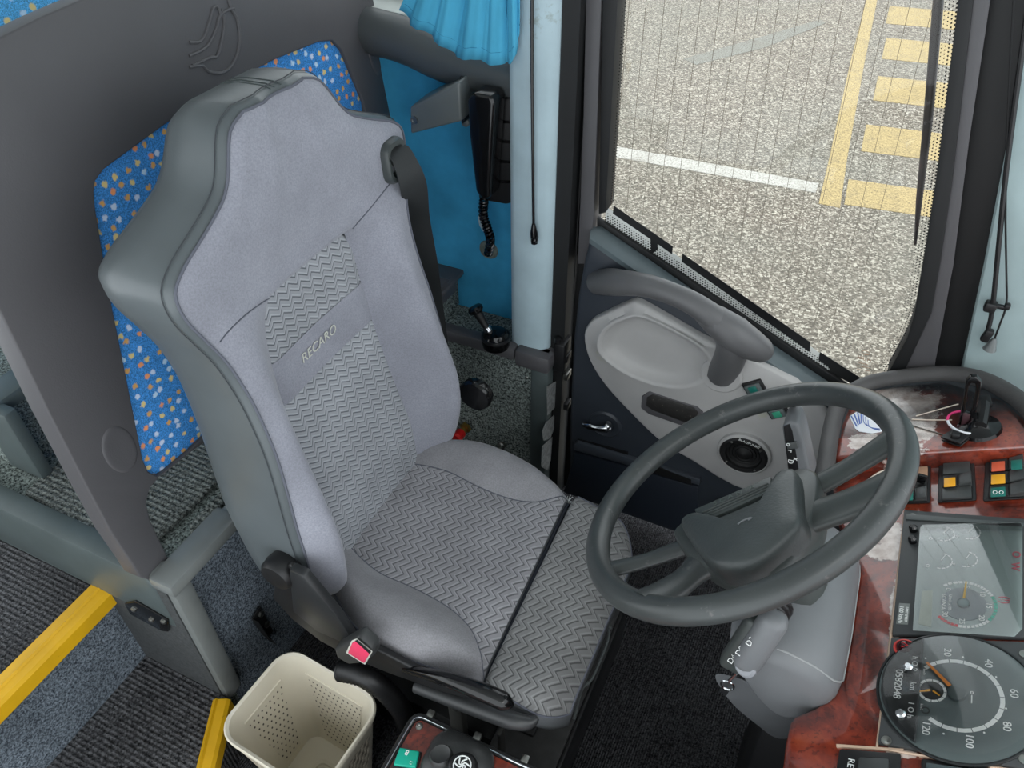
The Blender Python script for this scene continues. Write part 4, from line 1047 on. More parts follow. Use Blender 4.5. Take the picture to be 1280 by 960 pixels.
    b = B(); prism(b, PL([(360, 712), (378, 720), (420, 770), (440, 800), (430, 806), (395, 790), (365, 765)], 'y', Y - .012), (0, .02, 0), .006); obj('hinge_cover', b, plain('grey_black_hinge_cover', (.16, .165, .17), .35), r)
    b = B(); tube(b, catmull([P(505, 836, 'y', Y + .002), P(555, 848, 'y', Y - .006), P(605, 866, 'y', Y - .008), P(630, 877, 'y', Y - .006), P(642, 882, 'y', Y - .003)], 6), [.006, .013, .016, .016, .003], 16); obj('adjuster_lever', b, 'blackgloss', r, label='long glossy adjuster lever')
    b = B(); tube(b, catmull([P(520, 858, 'y', Y), P(580, 880, 'y', Y), P(635, 899, 'y', Y), P(660, 903, 'y', Y + .01), P(672, 898, 'y', Y + .02)], 5), [.012, .014, .016, .013, .004], 12); obj('lower_rail', b, plain('grey_black_rail', (.20, .205, .21), .35), r)
    b = B(); box(b, (-.47, .81, .385), (.44, .44, .05), None, .01); obj('seat_pan', b, 'black_dark', r)
    b = B(); box(b, (-.45, .81, .27), (.36, .34, .20), None, .01)
    for k in range(5): box(b, (-.45, .81, .20 + .035 * k), (.38, .36, .014), None, .006)
    obj('suspension_bellows', b, 'rubber', r)
    b = B(); box(b, (-.43, .82, .09), (.42, .44, .16), None, .006); obj('base_box', b, 'black_dark', r)
    b = B(); box(b, (-.27, .80, .175), (.14, .46, .012), None, .003); obj('base_plate', b, plain('grey_black_plate', (.25, .25, .25), .55, var=.2, vs=50), r)
    b = B(); box(b, (-.197, .80, .085), (.012, .47, .17), None, .003); obj('base_front', b, 'black', r)
    b = B(); box(b, (-.40, .575, .20), (.03, .02, .28), None, .003); box(b, (-.40, .575, .325), (.012, .022, .02), None, .002); box(b, (-.30, .565, .20), (.006, .02, .26)); obj('rail_bracket', b, plain('grey_steel_bracket', (.24, .24, .23), .5), r)
    b = B(); tube(b, catmull([V((-.20, .70, .20)), P(727, 862, 'z', .21), P(740, 848, 'z', .21), P(757, 808, 'z', .21), P(761, 790, 'z', .21), P(755, 781, 'z', .21), V((-.20, .93, .20))], 6), .0035, 8); obj('wire_handle', b, 'bracket', r, label='bent wire adjuster handle')
    # door-side recliner wheel, hinge arm
    c = P(592, 497, 'y', 1.10)
    b = B(); lathe(b, [(.036, 0), (.040, .008), (.038, .024), (.028, .028), (0, .028)], c, (0, 1, .0), 24); obj('recliner_wheel', b, 'blackgloss', r)
    b = B()
    for u0, v0, u1, v1 in ((528, 548, 560, 570), (548, 544, 574, 566)): tube(b, [P(u0, v0, 'y', 1.06), P(u1, v1, 'y', 1.06)], .008, 6)
    box(b, P(545, 560, 'y', 1.075), (.12, .02, .06), None, .004); obj('hinge_arm', b, 'black', r)
    # buckle
    c = P(447, 806, 'y', .515)
    ax = (P(452, 822, 'y', .500) - P(425, 800, 'y', .535)).normalized()
    fr_ = V((.5, -.75, .45)).normalized(); 
    b = B(); q = PL([(417, 812), (440, 800), (447, 797), (466, 814), (466, 822), (455, 830), (436, 832), (420, 822)], 'y', .505); prism(b, q, (0, .028, 0), .007, 3); k = obj('belt_buckle', b, plain('grey_black_buckle', (.22, .225, .225), .4), r, label='black belt buckle with a red button')
    b = B(); prism(b, PL([(440, 800), (446, 797.5), (466, 814), (457, 830), (433, 815)], 'y', .5045), (0, -.002, 0), .001); obj('button_frame', b, 'silver', k)
    b = B(); prism(b, PL([(441, 802.5), (446, 800), (463.5, 815), (456, 827.5), (436, 814.5)], 'y', .503), (0, -.003, 0), .001); obj('release_button', b, 'buckle', k, label='pink-red release button')
    b = B(); prism(b, PL([(444, 800.5), (446.5, 799.5), (464, 814.5), (462.5, 817)], 'y', .4995), (0, -.0012, 0), .0003); obj('tongue_slot', b, 'black_dark', k)
    # corrugated hose
    b = B(); ctr = catmull([P(425, 838, 'y', .53), P(455, 845, 'y', .535), P(480, 862, 'y', .54), P(500, 885, 'y', .545), P(508, 905, 'y', .56), P(512, 930, 'y', .58)], 14)
    tube(b, ctr, [.019 + (.0028 if i % 2 else 0) for i in range(len(ctr))], 14); obj('corrugated_hose', b, 'black', r, label='black corrugated hose', angle=80)
build_seat()

# ================================================================== steering wheel and column
WC = V((-.0205, .812, .897)); WR = .235
WN = V((-.604, .058, .795)).normalized()
def WP(u, v, l=0): return PP(u, v, WC + WN * l, WN)
def build_wheel():
    r = root('steering_wheel', 'large dark grey steering wheel with a padded hub and worn rim', 'steering wheel', WC)
    a = WN.orthogonal().normalized(); c = WN.cross(a)
    b = B(); n = 96
    tube(b, [WC + (a * cos(2 * pi * k / n) + c * sin(2 * pi * k / n)) * WR for k in range(n)], .0190, 16, True); obj('rim', b, 'worn_rim', r, label='thick rim with worn patches')
    # finger waves on the underside of the rim
    def spoke(p, q, radii, mat='wheel', label=None, lift=-.006):
        b = B(); p0 = WP(*p, -.02); q0 = WP(*q, 0); d = q0 - WC; q0 = WC + d.normalized() * WR
        m = p0.lerp(q0, .5) - WN * .004
        tube(b, catmull([p0, m, q0], 5), radii, 14, up=WN, flat=.62); obj('spoke', b, mat, r, label=label)
    spoke((866, 680), (750, 716), [.018, .014, .016], 'worn_rim', 'worn thin spoke')
    spoke((885, 700), (806, 758), [.034, .022, .026, .034], 'worn_rim', 'broad worn spoke')
    spoke((1000, 618), (1112, 548), [.020, .018, .022])
    spoke((985, 655), (1125, 606), [.036, .026, .026, .030])
    # hub tray under the pad
    hub = [(845, 674), (850, 664), (866, 655), (975, 606), (1002, 592), (1016, 592), (1027, 602), (1024, 640), (1010, 668), (992, 704), (953, 727), (920, 729), (890, 716), (862, 700)]
    b = B(); q = [WP(u, v, -.012) for u, v in hub]; q = catmull(q, 3, True); cc = sum(q, V()) / len(q)
    loft(b, [[cc + (p - cc) * f + WN * l for p in q] for f, l in ((.72, -.060), (.90, -.045), (.99, -.018), (1.0, 0), (.985, .008), (.95, .012))]); obj('hub_tray', b, 'wheel', r, label='hub carrier', angle=70)
    pad = [(851, 655), (856, 647), (864, 644), (874, 646), (882, 655), (897, 652), (966, 621), (971, 604), (977, 591), (986, 587), (997, 591), (1000, 630), (1003, 648), (997, 663), (967, 690), (937, 707), (908, 711), (890, 707), (875, 693), (860, 672)]
    b = B(); q = [WP(u, v, .018) for u, v in pad]; q = catmull(q, 3, True); cc = WP(938, 665, .018)
    loft(b, [[cc + (p - cc) * f + WN * l for p in q] for f, l in ((.99, -.03), (1.0, -.014), (1.0, -.004), (.97, .004), (.90, .008), (.6, .011), (.2, .012))]); obj('hub_pad', b, plain('grained_hub_pad', (.225, .245, .245), .42, var=.12, bump=.5, bs=220, bd=.001), r, label='grained soft pad in the hub', angle=70)
    # ribbed strip between the two horns of the pad
    b = B(); s = [WP(u, v, .010) for u, v in [(872, 644), (968, 603), (968, 622), (884, 660)]]; prism(b, s, WN * .012, .002); st = obj('ribbed_strip', b, 'wheel', r)
    for f in (.45, .62, .79):
        b = B(); p = s[0].lerp(s[3], f) + WN * .0125; q2 = s[1].lerp(s[2], f) + WN * .0125; tube(b, [p.lerp(q2, .06), p.lerp(q2, .97)], .0016, 6); obj('rib', b, 'wheel', st)
    c0 = s[0].lerp(s[1], .5) + (s[3] - s[0]) * .22 + WN * .0125
    text('hub_lettering', 'S C A N I A', c0, s[1] - s[0], s[0] - s[3], .013, plain('worn_lettering', (.36, .39, .38), .5), r)
    e = WP(930, 651, .031); b = B(); tube(b, catmull([e + (s[1] - s[0]) * t + (s[0] - s[3]) * h for t, h in ((-.08, -.05), (-.02, .03), (.05, .04), (.09, 0), (.04, -.05))], 4), .0012, 6); obj('hub_emblem', b, 'shroud', r)
build_wheel()

def build_column():
    r = root('steering_column', 'grey moulded steering column shroud with stalks under the wheel', 'steering column', (.12, .80, .60))
    prof = catmull([V((.035, 0, .745)), V((.09, 0, .765)), V((.155, 0, .752)), V((.195, 0, .715)), V((.195, 0, .66)), V((.165, 0, .60)), V((.135, 0, .590)), V((.095, 0, .622)), V((.055, 0, .675)), V((.032, 0, .715))], 3, True)
    cx = V((.11, 0, .68)); b = B()
    loft(b, [[cx + (p - cx) * f + V((0, y, 0)) for p in prof] for y, f in ((.655, .70), (.662, .86), (.675, .95), (.70, 1.0), (.78, 1.02), (.90, 1.0), (.93, .95), (.945, .8))]); obj('shroud', b, 'shroud', r, angle=80, label='big rounded grey shroud')
    sm = lambda i, y, f: cx + (prof[i % len(prof)] - cx) * f * 1.004 + V((0, y, 0))
    b = B(); tube(b, [sm(10, .92, .97), sm(10, .90, 1.0), sm(10, .78, 1.02), sm(10, .70, 1.0), sm(9, .685, .975), sm(8, .675, .95), sm(6, .672, .93), sm(4, .671, .92), sm(2, .671, .92)], .0016, 6); obj('shroud_seam', b, plain('pale_seam', (.58, .59, .59), .5), r)
    b = B(); ax = -WN; tube(b, [WC + ax * .05, WC + ax * .10, WC + ax * .20], [.06, .055, .055], 18); obj('upper_column', b, 'wheel', r)
    b = B(); prism(b, [(.12, .70, .62), (.21, .70, .62), (.26, .70, .0), (.14, .70, .0)], (0, .22, 0), .02); obj('lower_column', b, 'black', r)
    b = B()
    loft(b, [[cx + (p - cx) * f + V((.05 * k - .035, y, -.085 - .05 * k)) for p in prof] for k, (y, f) in enumerate(((.672, .55), (.69, .72), (.80, .75), (.92, .6)))]); obj('lower_cowl', b, 'vinyl_dark', r, angle=80)
    # lower stalk: boot rings, lever, selector with symbols, lock ring, key
    y = .665
    b = B(); p, q = P(956, 764, 'y', .70), P(944, 795, 'y', y)
    for k in range(4):
        c = p + V((.0, .012 - .007 * k, -.002 * k)); 
        t = [c + V((cos(2 * pi * i / 20), 0, sin(2 * pi * i / 20))) * (.033 - .002 * k) for i in range(20)]; tube(b, t, .0045, 8, True)
    obj('lever_boot', b, 'black', r)
    def rbar(p, q, wu, wv, mat, name, par, label=None, bev=.010):
        d = (q - p); L = d.length; d.normalize(); s = d.cross(V((0, 1, 0))).normalized(); t = d.cross(s)
        m = Matrix((d, s, t)).transposed(); b = B(); box(b, (p + q) / 2, (L, wu, wv), m, bev, 3); return obj(name, b, mat, par, label=label)
    lv = rbar(P(972, 768, 'y', .665), P(930, 833, 'y', .640), .040, .036, 'shroud', 'lower_stalk', r, 'grey lower stalk with a rounded pad end', .014)
    sel = rbar(P(952, 772, 'y', .672), P(912, 832, 'y', .650), .036, .030, 'wheel', 'stalk_selector', lv, None, .010)
    d = (P(912, 832, 'y', .65) - P(952, 772, 'y', .672))
    for u, v, s in ((915, 824, 'D4'), (925, 814, 'D8'), (938, 802, 'D3')):
        p_ = P(u, v, 'y', .638); vw = (CAM - p_).normalized(); xd_ = d * -1; xd_ = (xd_ - vw * xd_.dot(vw)).normalized(); text('stalk_symbol', s, p_, xd_, vw.cross(xd_), .011, 'white', sel)
    c = P(933, 832, 'y', .635); b = B(); lathe(b, [(.016, -.010), (.0165, .004), (.013, .007), (0, .007)], c, (-.35, -.75, .45), 20); obj('stalk_pad', b, plain('pale_pad', (.55, .56, .58), .35), lv)
    c = P(965, 838, 'y', .672); b = B(); lathe(b, [(.034, -.01), (.034, .004), (.030, .008), (.024, .006), (.02, .0), (0, 0)], c, (-.1, -1, .3), 24); obj('lock_ring', b, 'bracket', r)
    kk = P(911, 852, 'y', .66); b = B(); tube(b, [kk + V((.006, 0, .03)), kk], [.002, .003], 6)
    tube(b, [kk + V((.010 * cos(i * pi / 8), 0, -.012 + .012 * sin(i * pi / 8))) for i in range(16)], .0016, 6, True); prism(b, [kk + V((-.006, 0, -.02)), kk + V((.006, 0, -.02)), kk + V((.004, 0, -.042)), kk + V((-.010, 0, -.040))], (0, .002, 0)); obj('key', b, 'chrome', r, label='key on a steel ring')
    # upper indicator stalk
    y = 1.0
    b = B(); prism(b, PL([(977, 534), (985, 527), (997, 530), (1003, 545), (1016, 605), (988, 612)], 'y', y), (0, .05, 0), .006, 3); st = obj('indicator_stalk', b, 'shroud', r, label='grey indicator stalk with black symbols')
    b = B(); prism(b, PL([(979, 534), (987, 530), (991, 540), (999, 590), (985, 588)], 'y', y - .001), (0, .006, 0), .002); obj('symbol_face', b, 'black', st)
    b = B(); prism(b, PL([(984, 553), (996, 551), (998, 559), (985, 560)], 'y', y - .001), (0, -.004, 0), .001); obj('rotary_ring', b, plain('grey_ring', (.33, .34, .34), .4), st)
    for u, v, s in ((986, 556, 'o'), (988, 564, 'r'), (988, 577, 'D'), (995, 574, 'x')):
        text('stalk_symbol', s, P(u, v, 'y', y - .0055), (.1, 0, -1), (1, 0, .1), .013, 'white', st)
build_column()

# ================================================================== dashboard
DT = rad(24); DN = V((-sin(DT), 0, cos(DT))); DS = V((cos(DT), 0, sin(DT))); D0 = V((.25, .83, .715))
def D(u, v, l=0): return PP(u, v, D0 + DN * l, DN)
def DL(pts, l=0): return [D(u, v, l) for u, v in pts]
def sy(s, y, l=0): return D0 + DS * s + V((0, y - .83, 0)) + DN * l
XD = V((0, -1, 0))
def build_dash():
    r = root('dashboard', 'red-brown burl dashboard with charcoal instrument panels in front of the steering wheel', 'dashboard', (.35, .85, 0))
    def slab(name, pts, l0, l1, mat, par=r, bev=.001, label=None, seg=2, sm=True):
        b = B(); prism(b, DL(pts, l0), DN * (l1 - l0), bev, seg); return obj(name, b, mat, par, label=label, smooth=sm)
    edge = [(1042, 572), (1040, 605), (1043, 640), (1060, 690), (1066, 725), (1063, 765), (1053, 822), (1048, 850), (1038, 870), (1016, 884), (992, 893), (986, 902), (980, 930), (974, 985)]
    main = DL(edge) + [sy(-.11, .15), sy(.60, .15), sy(.60, 1.19)]
    bw = burl('burl_veneer_flakes_glare', 1.0, [(tuple(D(*p)), rx, ry) for p, rx, ry in (((1112, 672), .020, .045), ((1104, 690), .028, .022), ((1123, 745), .012, .05), ((1120, 780), .008, .05), ((1085, 648), .02, .02), ((1118, 940), .012, .012), ((1135, 941), .012, .01))])  # pale fascia spots: flaked lacquer plus window reflection painted into the colour
    bt = burl('burl_tray_flakes_glare', 1.0, [(tuple(D(*p, .04)), rx, ry) for p, rx, ry in (((1135, 522), .062, .12), ((1118, 500), .05, .08), ((1085, 552), .035, .03))])  # tray's pale area paints in the window's reflection, mixed with flaked lacquer
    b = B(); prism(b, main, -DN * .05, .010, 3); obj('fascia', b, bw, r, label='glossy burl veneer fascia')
    b = B(); cm = sum(main, V()) / len(main); prism(b, [cm + (p - cm) * .96 - DN * .045 for p in main], (.08, 0, -.42)); obj('lower_body', b, 'black', r, smooth=False)
    rim = [(1030, 600), (1037, 548), (1046, 512), (1060, 494), (1085, 480), (1125, 472), (1180, 467), (1225, 474), (1262, 492), (1290, 515), (1310, 545)]
    tray = DL([(1043, 572), (1049, 532), (1060, 505), (1085, 488), (1125, 480), (1180, 475), (1222, 482), (1258, 500), (1284, 524), (1300, 556)], .04)
    tray = [V((p.x, min(p.y, 1.385), p.z)) for p in tray]
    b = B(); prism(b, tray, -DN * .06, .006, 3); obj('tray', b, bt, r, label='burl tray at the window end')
    b = B(); rp = [D(u, v, .046) for u, v in rim]; rp = [V((p.x, min(p.y, 1.388), p.z)) for p in rp]; tube(b, catmull(rp, 5), .0165, 14); obj('padded_rim', b, plain('charcoal_padded_rim', (.30, .295, .295), .6, var=.1, bump=.5, bs=260, bd=.001), r, label='charcoal padded rim round the tray')
    b = B(); q = DL(rim[1:], .04); prism(b, [V((p.x, min(p.y, 1.375), p.z)) for p in q], (.02, 0, -.35)); obj('side_body', b, plain('slate_dash_side', (.22, .235, .25), .5), r, smooth=False)
    # cream edge round the instrument panels
    b = B(); tube(b, [D(1300, 653, .003), D(1131, 640, .003), D(1113, 800, .003), D(1096, 935, .003), D(1300, 969, .003)], .0022, 6); obj('cream_edge', b, 'cream', r)
    # fan-shaped sticker
    st = slab('fan_sticker', [(1062, 521), (1076, 512), (1092, 520), (1103, 532), (1102, 540), (1090, 542), (1074, 540), (1069, 536)], .0405, .042, 'sticker', bev=.0003, label='white fan-shaped sticker with blue lines', sm=False)
    for (u0, v0, u1, v1) in ((1064, 520, 1071, 533), (1068, 518, 1073, 531), (1072, 515, 1075, 530), (1076, 514, 1077, 529)):
        b = B(); tube(b, [D(u0, v0, .0422), D(u1, v1, .0422)], .0013, 4); obj('sticker_stripe', b, 'bluep', st)
    for k in range(3):
        b = B(); tube(b, catmull([D(1079 + 3 * k, 517 + 4 * k, .0422), D(1080 + 3 * k, 528 + 2 * k, .0422), D(1088 + 2 * k, 534 + k, .0422), D(1100, 536 + k, .0422)], 4), .0007, 4); obj('sticker_line', b, 'bluep', st)
    # ---- switch banks
    def bank(name, q, lab):
        return slab(name, q, 0, .006, 'black', bev=.003, label=lab), q
    def quad(q, a0, a1, b0, b1):
        """sub-rectangle of a px quad q=(tl,tr,br,bl)"""
        f = lambda a, b_: tuple((q[0][i] * (1 - a) + q[1][i] * a) * (1 - b_) + (q[3][i] * (1 - a) + q[2][i] * a) * b_ for i in (0, 1))
        return [f(a0, b0), f(a1, b0), f(a1, b1), f(a0, b1)]
    GR = plain('charcoal_rocker', (.24, .25, .25), .4)
    banks = [([(1126, 578), (1164, 576), (1163, 630), (1122, 632)], 'switch bank with a key, nearest the wheel', [('tan', 'key'), None, ('greendark', None)]),
             ([(1174, 578), (1218, 574), (1221, 627), (1172, 630)], 'switch bank with one amber lens', ['blank', ('amber', None), 'blank']),
             ([(1232, 573), (1284, 568), (1290, 624), (1229, 628)], 'switch bank with red, amber and green lenses', [('redlens', 'greendark'), ('amber', None), ('greendark', 'sym')])]
    for q, lab, rows in banks:
        bk, q = bank('switch_bank', q, lab)
        slab('bank_recess', quad(q, .10, .90, .07, .95), .006, .0065, 'black_dark', bk, .0)
        for i, rw in enumerate(rows):
            b0 = .08 + .29 * i; b1 = b0 + .27
            if rw == 'blank': slab('blank_plate', quad(q, .12, .88, b0, b1), .0065, .012, GR, bk, .001); continue
            if lab.find('key') > 0 and i == 1:
                s = slab('key_plate', quad(q, .1, .9, b0, b1), .0065, .010, 'black', bk, .001)
                c = D(*quad(q, .25, .25, b0 + .13, b0 + .13)[0], .010); b = B(); lathe(b, [(.007, 0), (.007, .006), (.004, .008), (.003, .006), (0, .006)], c, DN, 14); obj('lock', b, 'brass', s)
                c = D(*quad(q, .72, .72, b0 + .13, b0 + .13)[0], .012); b = B(); box(b, c + DN * .01, (.016, .006, .02), None, .002); obj('key_bow', b, 'blackgloss', s); continue
            if lab.find('key') > 0 and i == 0:
                slab('tape_strip', quad(q, .02, .9, b0 + .10, b1 + .05), .0065, .013, 'tan', bk, .001); continue
            tilt = slab('rocker', quad(q, .12, .90, b0, b1), .0065, .011, GR, bk, .001)
            b = B(); p = DL(quad(q, .12, .52, b0 + .01, b1 - .01), .011); prism(b, p, DN * .005, .001); h = obj('rocker_half', b, 'black', tilt)
            b = B(); p = DL(quad(q, .56, .90, b0 + .01, b1 - .01), .011); prism(b, [p[0], p[1] + DN * .006, p[2] + DN * .006, p[3]], DN * .006, .001); obj('rocker_half', b, GR, tilt)
            lens = rw[0]
            b = B(); prism(b, DL(quad(q, .15, .46, b0 + .03, b1 - .03), .016), DN * .0015, .0006); obj('lens', b, lens, tilt, label=MC[lens].name.replace('_', ' '))
            if rw[1] == 'greendark':
                b = B(); prism(b, DL(quad(q, .60, .86, b0 + .03, b1 - .03), .022), DN * .0015, .0006); obj('lens', b, 'greendark', tilt, label='dark green lens')
            if rw[1] == 'sym':
                cc = DL(quad(q, .15, .46, b0 + .03, b1 - .03), .0178); c = sum(cc, V()) / 4
                for k in (-1, 1):
                    b = B(); tube(b, [c + DS * (.0022 * k * 2) + XD * .004 * cos(i2 * pi / 4) + DS * .003 * sin(i2 * pi / 4) for i2 in range(8)], .0006, 4, True); obj('lens_symbol', b, 'white', tilt)
    # lower-left switch unit
    bk = slab('switch_bank', [(1050, 938), (1127, 944), (1125, 1000), (1040, 1000)], 0, .006, 'black', bev=.003, label='switch block at the aisle end')
    slab('rocker', [(1075, 951), (1112, 953), (1110, 990), (1070, 990)], .006, .016, GR, bk, .002)
    text('switch_lettering', 'RET', D(1063, 957, .0066), XD, DS, .012, 'white', bk)
    slab('cream_edge', [(1046, 935), (1130, 941), (1130, 938), (1046, 932)], 0, .004, 'cream', r, 0)
    bk2 = slab('switch_bank', [(1152, 950), (1240, 962), (1240, 1010), (1150, 1010)], 0, .006, 'black', bev=.003, label='second switch block at the aisle end')
    slab('cover_plate', [(1158, 955), (1232, 966), (1232, 1005), (1156, 1005)], .006, .010, plain('slate_cover', (.24, .29, .30), .3), bk2)
    slab('cream_edge', [(1149, 947), (1240, 960), (1240, 957), (1149, 944)], 0, .004, 'cream', r, 0)
    # ---- upper display panel
    up = slab('display_panel', [(1131, 641), (1310, 655), (1310, 802), (1116, 797)], 0, .008, 'bezel', bev=.0015, label='charcoal display panel with small gauges and rev counter')
    slab('top_strip', [(1133, 643), (1310, 657), (1310, 660), (1132, 650)], .008, .010, plain('slate_strip', (.30, .32, .32), .4), up, .0008)
    dl = .0085
    slab('display_face', [(1153, 656), (1276, 653), (1278, 658), (1278, 786), (1268, 796), (1141, 788), (1150, 660)], .008, dl, plain('grey_green_display', (.56, .62, .61), .22), up, 0, 'grey-green display face', sm=False)
    slab('display_glass', [(1153, 656), (1276, 653), (1278, 658), (1278, 786), (1268, 796), (1141, 788), (1150, 660)], .0125, .0130, 'cover', up, 0, sm=False)
    for u, v in ((1142, 663), (1141, 677)):
        b = B(); lathe(b, [(.0065, 0), (.0065, .008), (.004, .011), (0, .011)], D(u, v, .008), DN, 14); obj('reset_knob', b, 'blackgloss', up)
    def screw(u, v, par, l=.008):
        b = B(); lathe(b, [(.0065, 0), (.0065, .0015), (.004, .0015), (.002, .0003), (0, .0003)], D(u, v, l), DN, 14); obj('panel_screw', b, 'steel', par)
    screw(1141, 646, up)
    def arc(c, r0, r1, a0, a1, n, gap, mat, par, name, l):
        """ring segments; angles in degrees from 'up' (towards the windscreen), clockwise for the driver"""
        b = B()
        for k in range(n):
            s0 = a0 + (a1 - a0) * (k + gap / 2) / n; s1 = a0 + (a1 - a0) * (k + 1 - gap / 2) / n; m = max(1, int(abs(s1 - s0) / 8))
            for i in range(m):
                t0, t1 = rad(s0 + (s1 - s0) * i / m), rad(s0 + (s1 - s0) * (i + 1) / m)
                f = lambda t, rr: c + XD * (sin(t) * rr) + DS * (cos(t) * rr) + DN * l
                prism(b, [f(t0, r0), f(t1, r0), f(t1, r1), f(t0, r1)], DN * .0003)
        return obj(name, b, mat, par, smooth=False)
    def ptext(name, s, c, ang, rr, size, mat, par, l): 
        return text(name, s, c + XD * (sin(rad(ang)) * rr) + DS * (cos(rad(ang)) * rr) + DN * l, XD, DS, size, mat, par)
    def needle(c, ang, r0, r1, w0, mat, par, l):
        d = XD * sin(rad(ang)) + DS * cos(rad(ang)); s = d.cross(DN); b = B()
        prism(b, [c + d * r0 - s * w0, c + d * r1 - s * w0 * .6, c + d * r1 + s * w0 * .6, c + d * r0 + s * w0], DN * .0012)
        for v in b.verts: v.co += DN * l
        obj('needle', b, mat, par, smooth=False)
    # rev counter
    tc = D(1205, 760, 0)
    b = B(); lathe(b, [(.030, 0), (.030, .0010), (0, .0010)], tc + DN * dl, DN, 32); tg = obj('rev_counter', b, plain('slate_dial', (.38, .43, .45), .3), up, label='rev counter dial')
    l = dl + .0006
    for a0, a1, n, mat in ((-132, -72, 6, 'white'), (-72, -28, 7, 'white'), (-28, 38, 8, 'teal'), (38, 98, 8, 'white'), (98, 140, 6, 'red')):
        arc(tc, .039, .0435, a0, a1, n, .22, mat, tg, 'dial_ticks', l)
    for s, a in (('0', -130), ('5', -84), ('10', -42), ('15', -2), ('20', 44), ('25', 92), ('30', 136)): ptext('dial_number', s, tc, a, .0325, .0105, 'white', tg, l + .0006)
    text('dial_text', 'SCANIA', tc - DS * .026 + DN * (l + .0008), XD, DS, .0085, 'white', tg)
    text('dial_text', 'U/min x100', tc - DS * .0175 + DN * (l + .0008), XD, DS, .0062, 'white', tg)
    b = B(); lathe(b, [(.0085, 0), (.0085, .003), (.006, .0036), (0, .0036)], tc + DN * (dl + .001), DN, 20); obj('needle_hub', b, plain('slate_hub', (.42, .46, .46), .3), tg)
    needle(tc, -86, .008, .041, .0016, plain('yellow_needle', (.90, .76, .42), .5), tg, dl + .003)
    # four small gauges
    for u, v, nm in ((1180, 672, 'o'), (1212, 670, 'b'), (1177, 706, 'o'), (1208, 704, 't')):
        c = D(u, v, 0); 
        g = arc(c, .0145, .0165, -80, 110, 8, .25, 'white', up, 'small_gauge', l); g['label'] = 'small white printed gauge'
        needle(c, -65, 0, .014, .0007, 'white', g, l)
        text('gauge_symbol', nm, c - DS * .017 + XD * .012 + DN * l, XD, DS, .013, 'white', g)
        text('gauge_number', '1', c + XD * .010 + DS * .004 + DN * l, XD, DS, .006, 'white', g)
    for u, v, s in ((1270, 693, 'O'), (1269, 708, 'W'), (1256, 750, '(!)')):
        text('warning_symbol', s, D(u, v, l), XD, DS, .016, 'pinkred', up)
    slab('lcd_window', [(1153, 739), (1166, 738), (1164, 784), (1148, 780)], dl, dl + .0006, plain('pale_green_lcd', (.62, .66, .60), .3), up, 0, sm=False)
    pl = slab('speed_plate', [(1124, 754), (1138, 755), (1135, 781), (1120, 780)], .008, .0088, plain('grey_engraved_plate', (.42, .44, .43), .4), up, .0003, label='grey speed limit plate')
    text('plate_text', 'LIMIT SPEED', D(1133, 768, .0089), XD, DS, .0052, 'white', pl)
    text('plate_text', '100 km/h', D(1126, 768, .0089), XD, DS, .0085, 'white', pl)
    # ---- speedometer panel
    sp = slab('speedometer_panel', [(1115, 801), (1310, 807), (1310, 970), (1098, 932)], 0, .008, 'bezel', bev=.0015, label='charcoal panel with the round tachograph speedometer')
    c0 = D(1197, 874, 0)
    b = B(); lathe(b, [(.1005, .001), (.1005, .0035), (.099, .0045), (.0975, .0045), (.0965, .003)], c0 + DN * .006, DN, 64); obj('dial_surround', b, 'dialblack', sp)
    b = B(); lathe(b, [(.0965, 0), (.0965, .0035), (.088, .0045), (0, .0045)], c0 + DN * .006, DN, 64); df = obj('speedometer_dial', b, 'dialface', sp, label='grey round speedometer dial', angle=20)
    l = .0108
    # lower chord band with the odometer
    def chord(x0, x1, l0, l1, mat, name, par, R=.094):
        b = B(); pts = []
        a0 = math.acos(max(-1, min(1, x0 / R))); a1 = math.acos(max(-1, min(1, x1 / R)))
        for k in range(13): t = a0 + (a1 - a0) * k / 12; pts.append(c0 + DS * (R * cos(t)) + XD * (R * sin(t)) + DN * l0)
        for k in range(13): t = -(a1 + (a0 - a1) * k / 12); pts.append(c0 + DS * (R * cos(t)) + XD * (R * sin(t)) + DN * l0)
        prism(b, pts, DN * (l1 - l0)); return obj(name, b, mat, par, smooth=False)
    od = chord(-.046, -.093, l, l + .003, 'dialblack', 'odometer_band', df)
    chord(-.046, -.0445, l, l + .006, 'bezel', 'band_edge', df)
    text('odometer_digits', '0582048', c0 - DS * .072 + DN * (l + .0034), XD, DS, .0135, 'white', od)
    text('band_text', 'km', c0 - DS * .0535 + DN * (l + .0034), XD, DS, .011, 'white', od)
    for sg in (-1, 1):
        text('band_symbol', 'h O 2' if sg < 0 else '1 O h', c0 - DS * .0535 + XD * .037 * sg + DN * (l + .0034), XD, DS, .0105, 'white', od)
        b = B(); lathe(b, [(.0065, 0), (.0065, .010), (.004, .012), (0, .012)], D(1136, 838, l + .003) if sg < 0 else D(1127, 897, l + .003), DN, 14); obj('reset_peg', b, 'chrome', od)
    arc(c0, .050, .0555, -140, 126, 14, .06, 'white', df, 'speed_ring', l)
    for k, s in enumerate(('20', '40', '60', '80', '100', '120')): ptext('dial_number', s, c0, -102 + 44.5 * k, .067, .0135, 'white', df, l)
    for k in range(7): ptext('dial_dot', '.', c0, -125 + 44.5 * k, .062, .02, 'white', df, l)
    b = B(); lathe(b, [(.011, 0), (.011, .005), (.008, .006), (0, .006)], c0 + DN * l, DN, 24); obj('needle_hub', b, plain('dark_slate_hub', (.28, .32, .32), .35), df)
    needle(c0, -133, .012, .056, .0025, 'orange', df, l + .004)
    c1 = c0 - DS * .030
    arc(c1, .0145, .018, -180, 180, 12, .12, 'white', df, 'clock_ring', l)
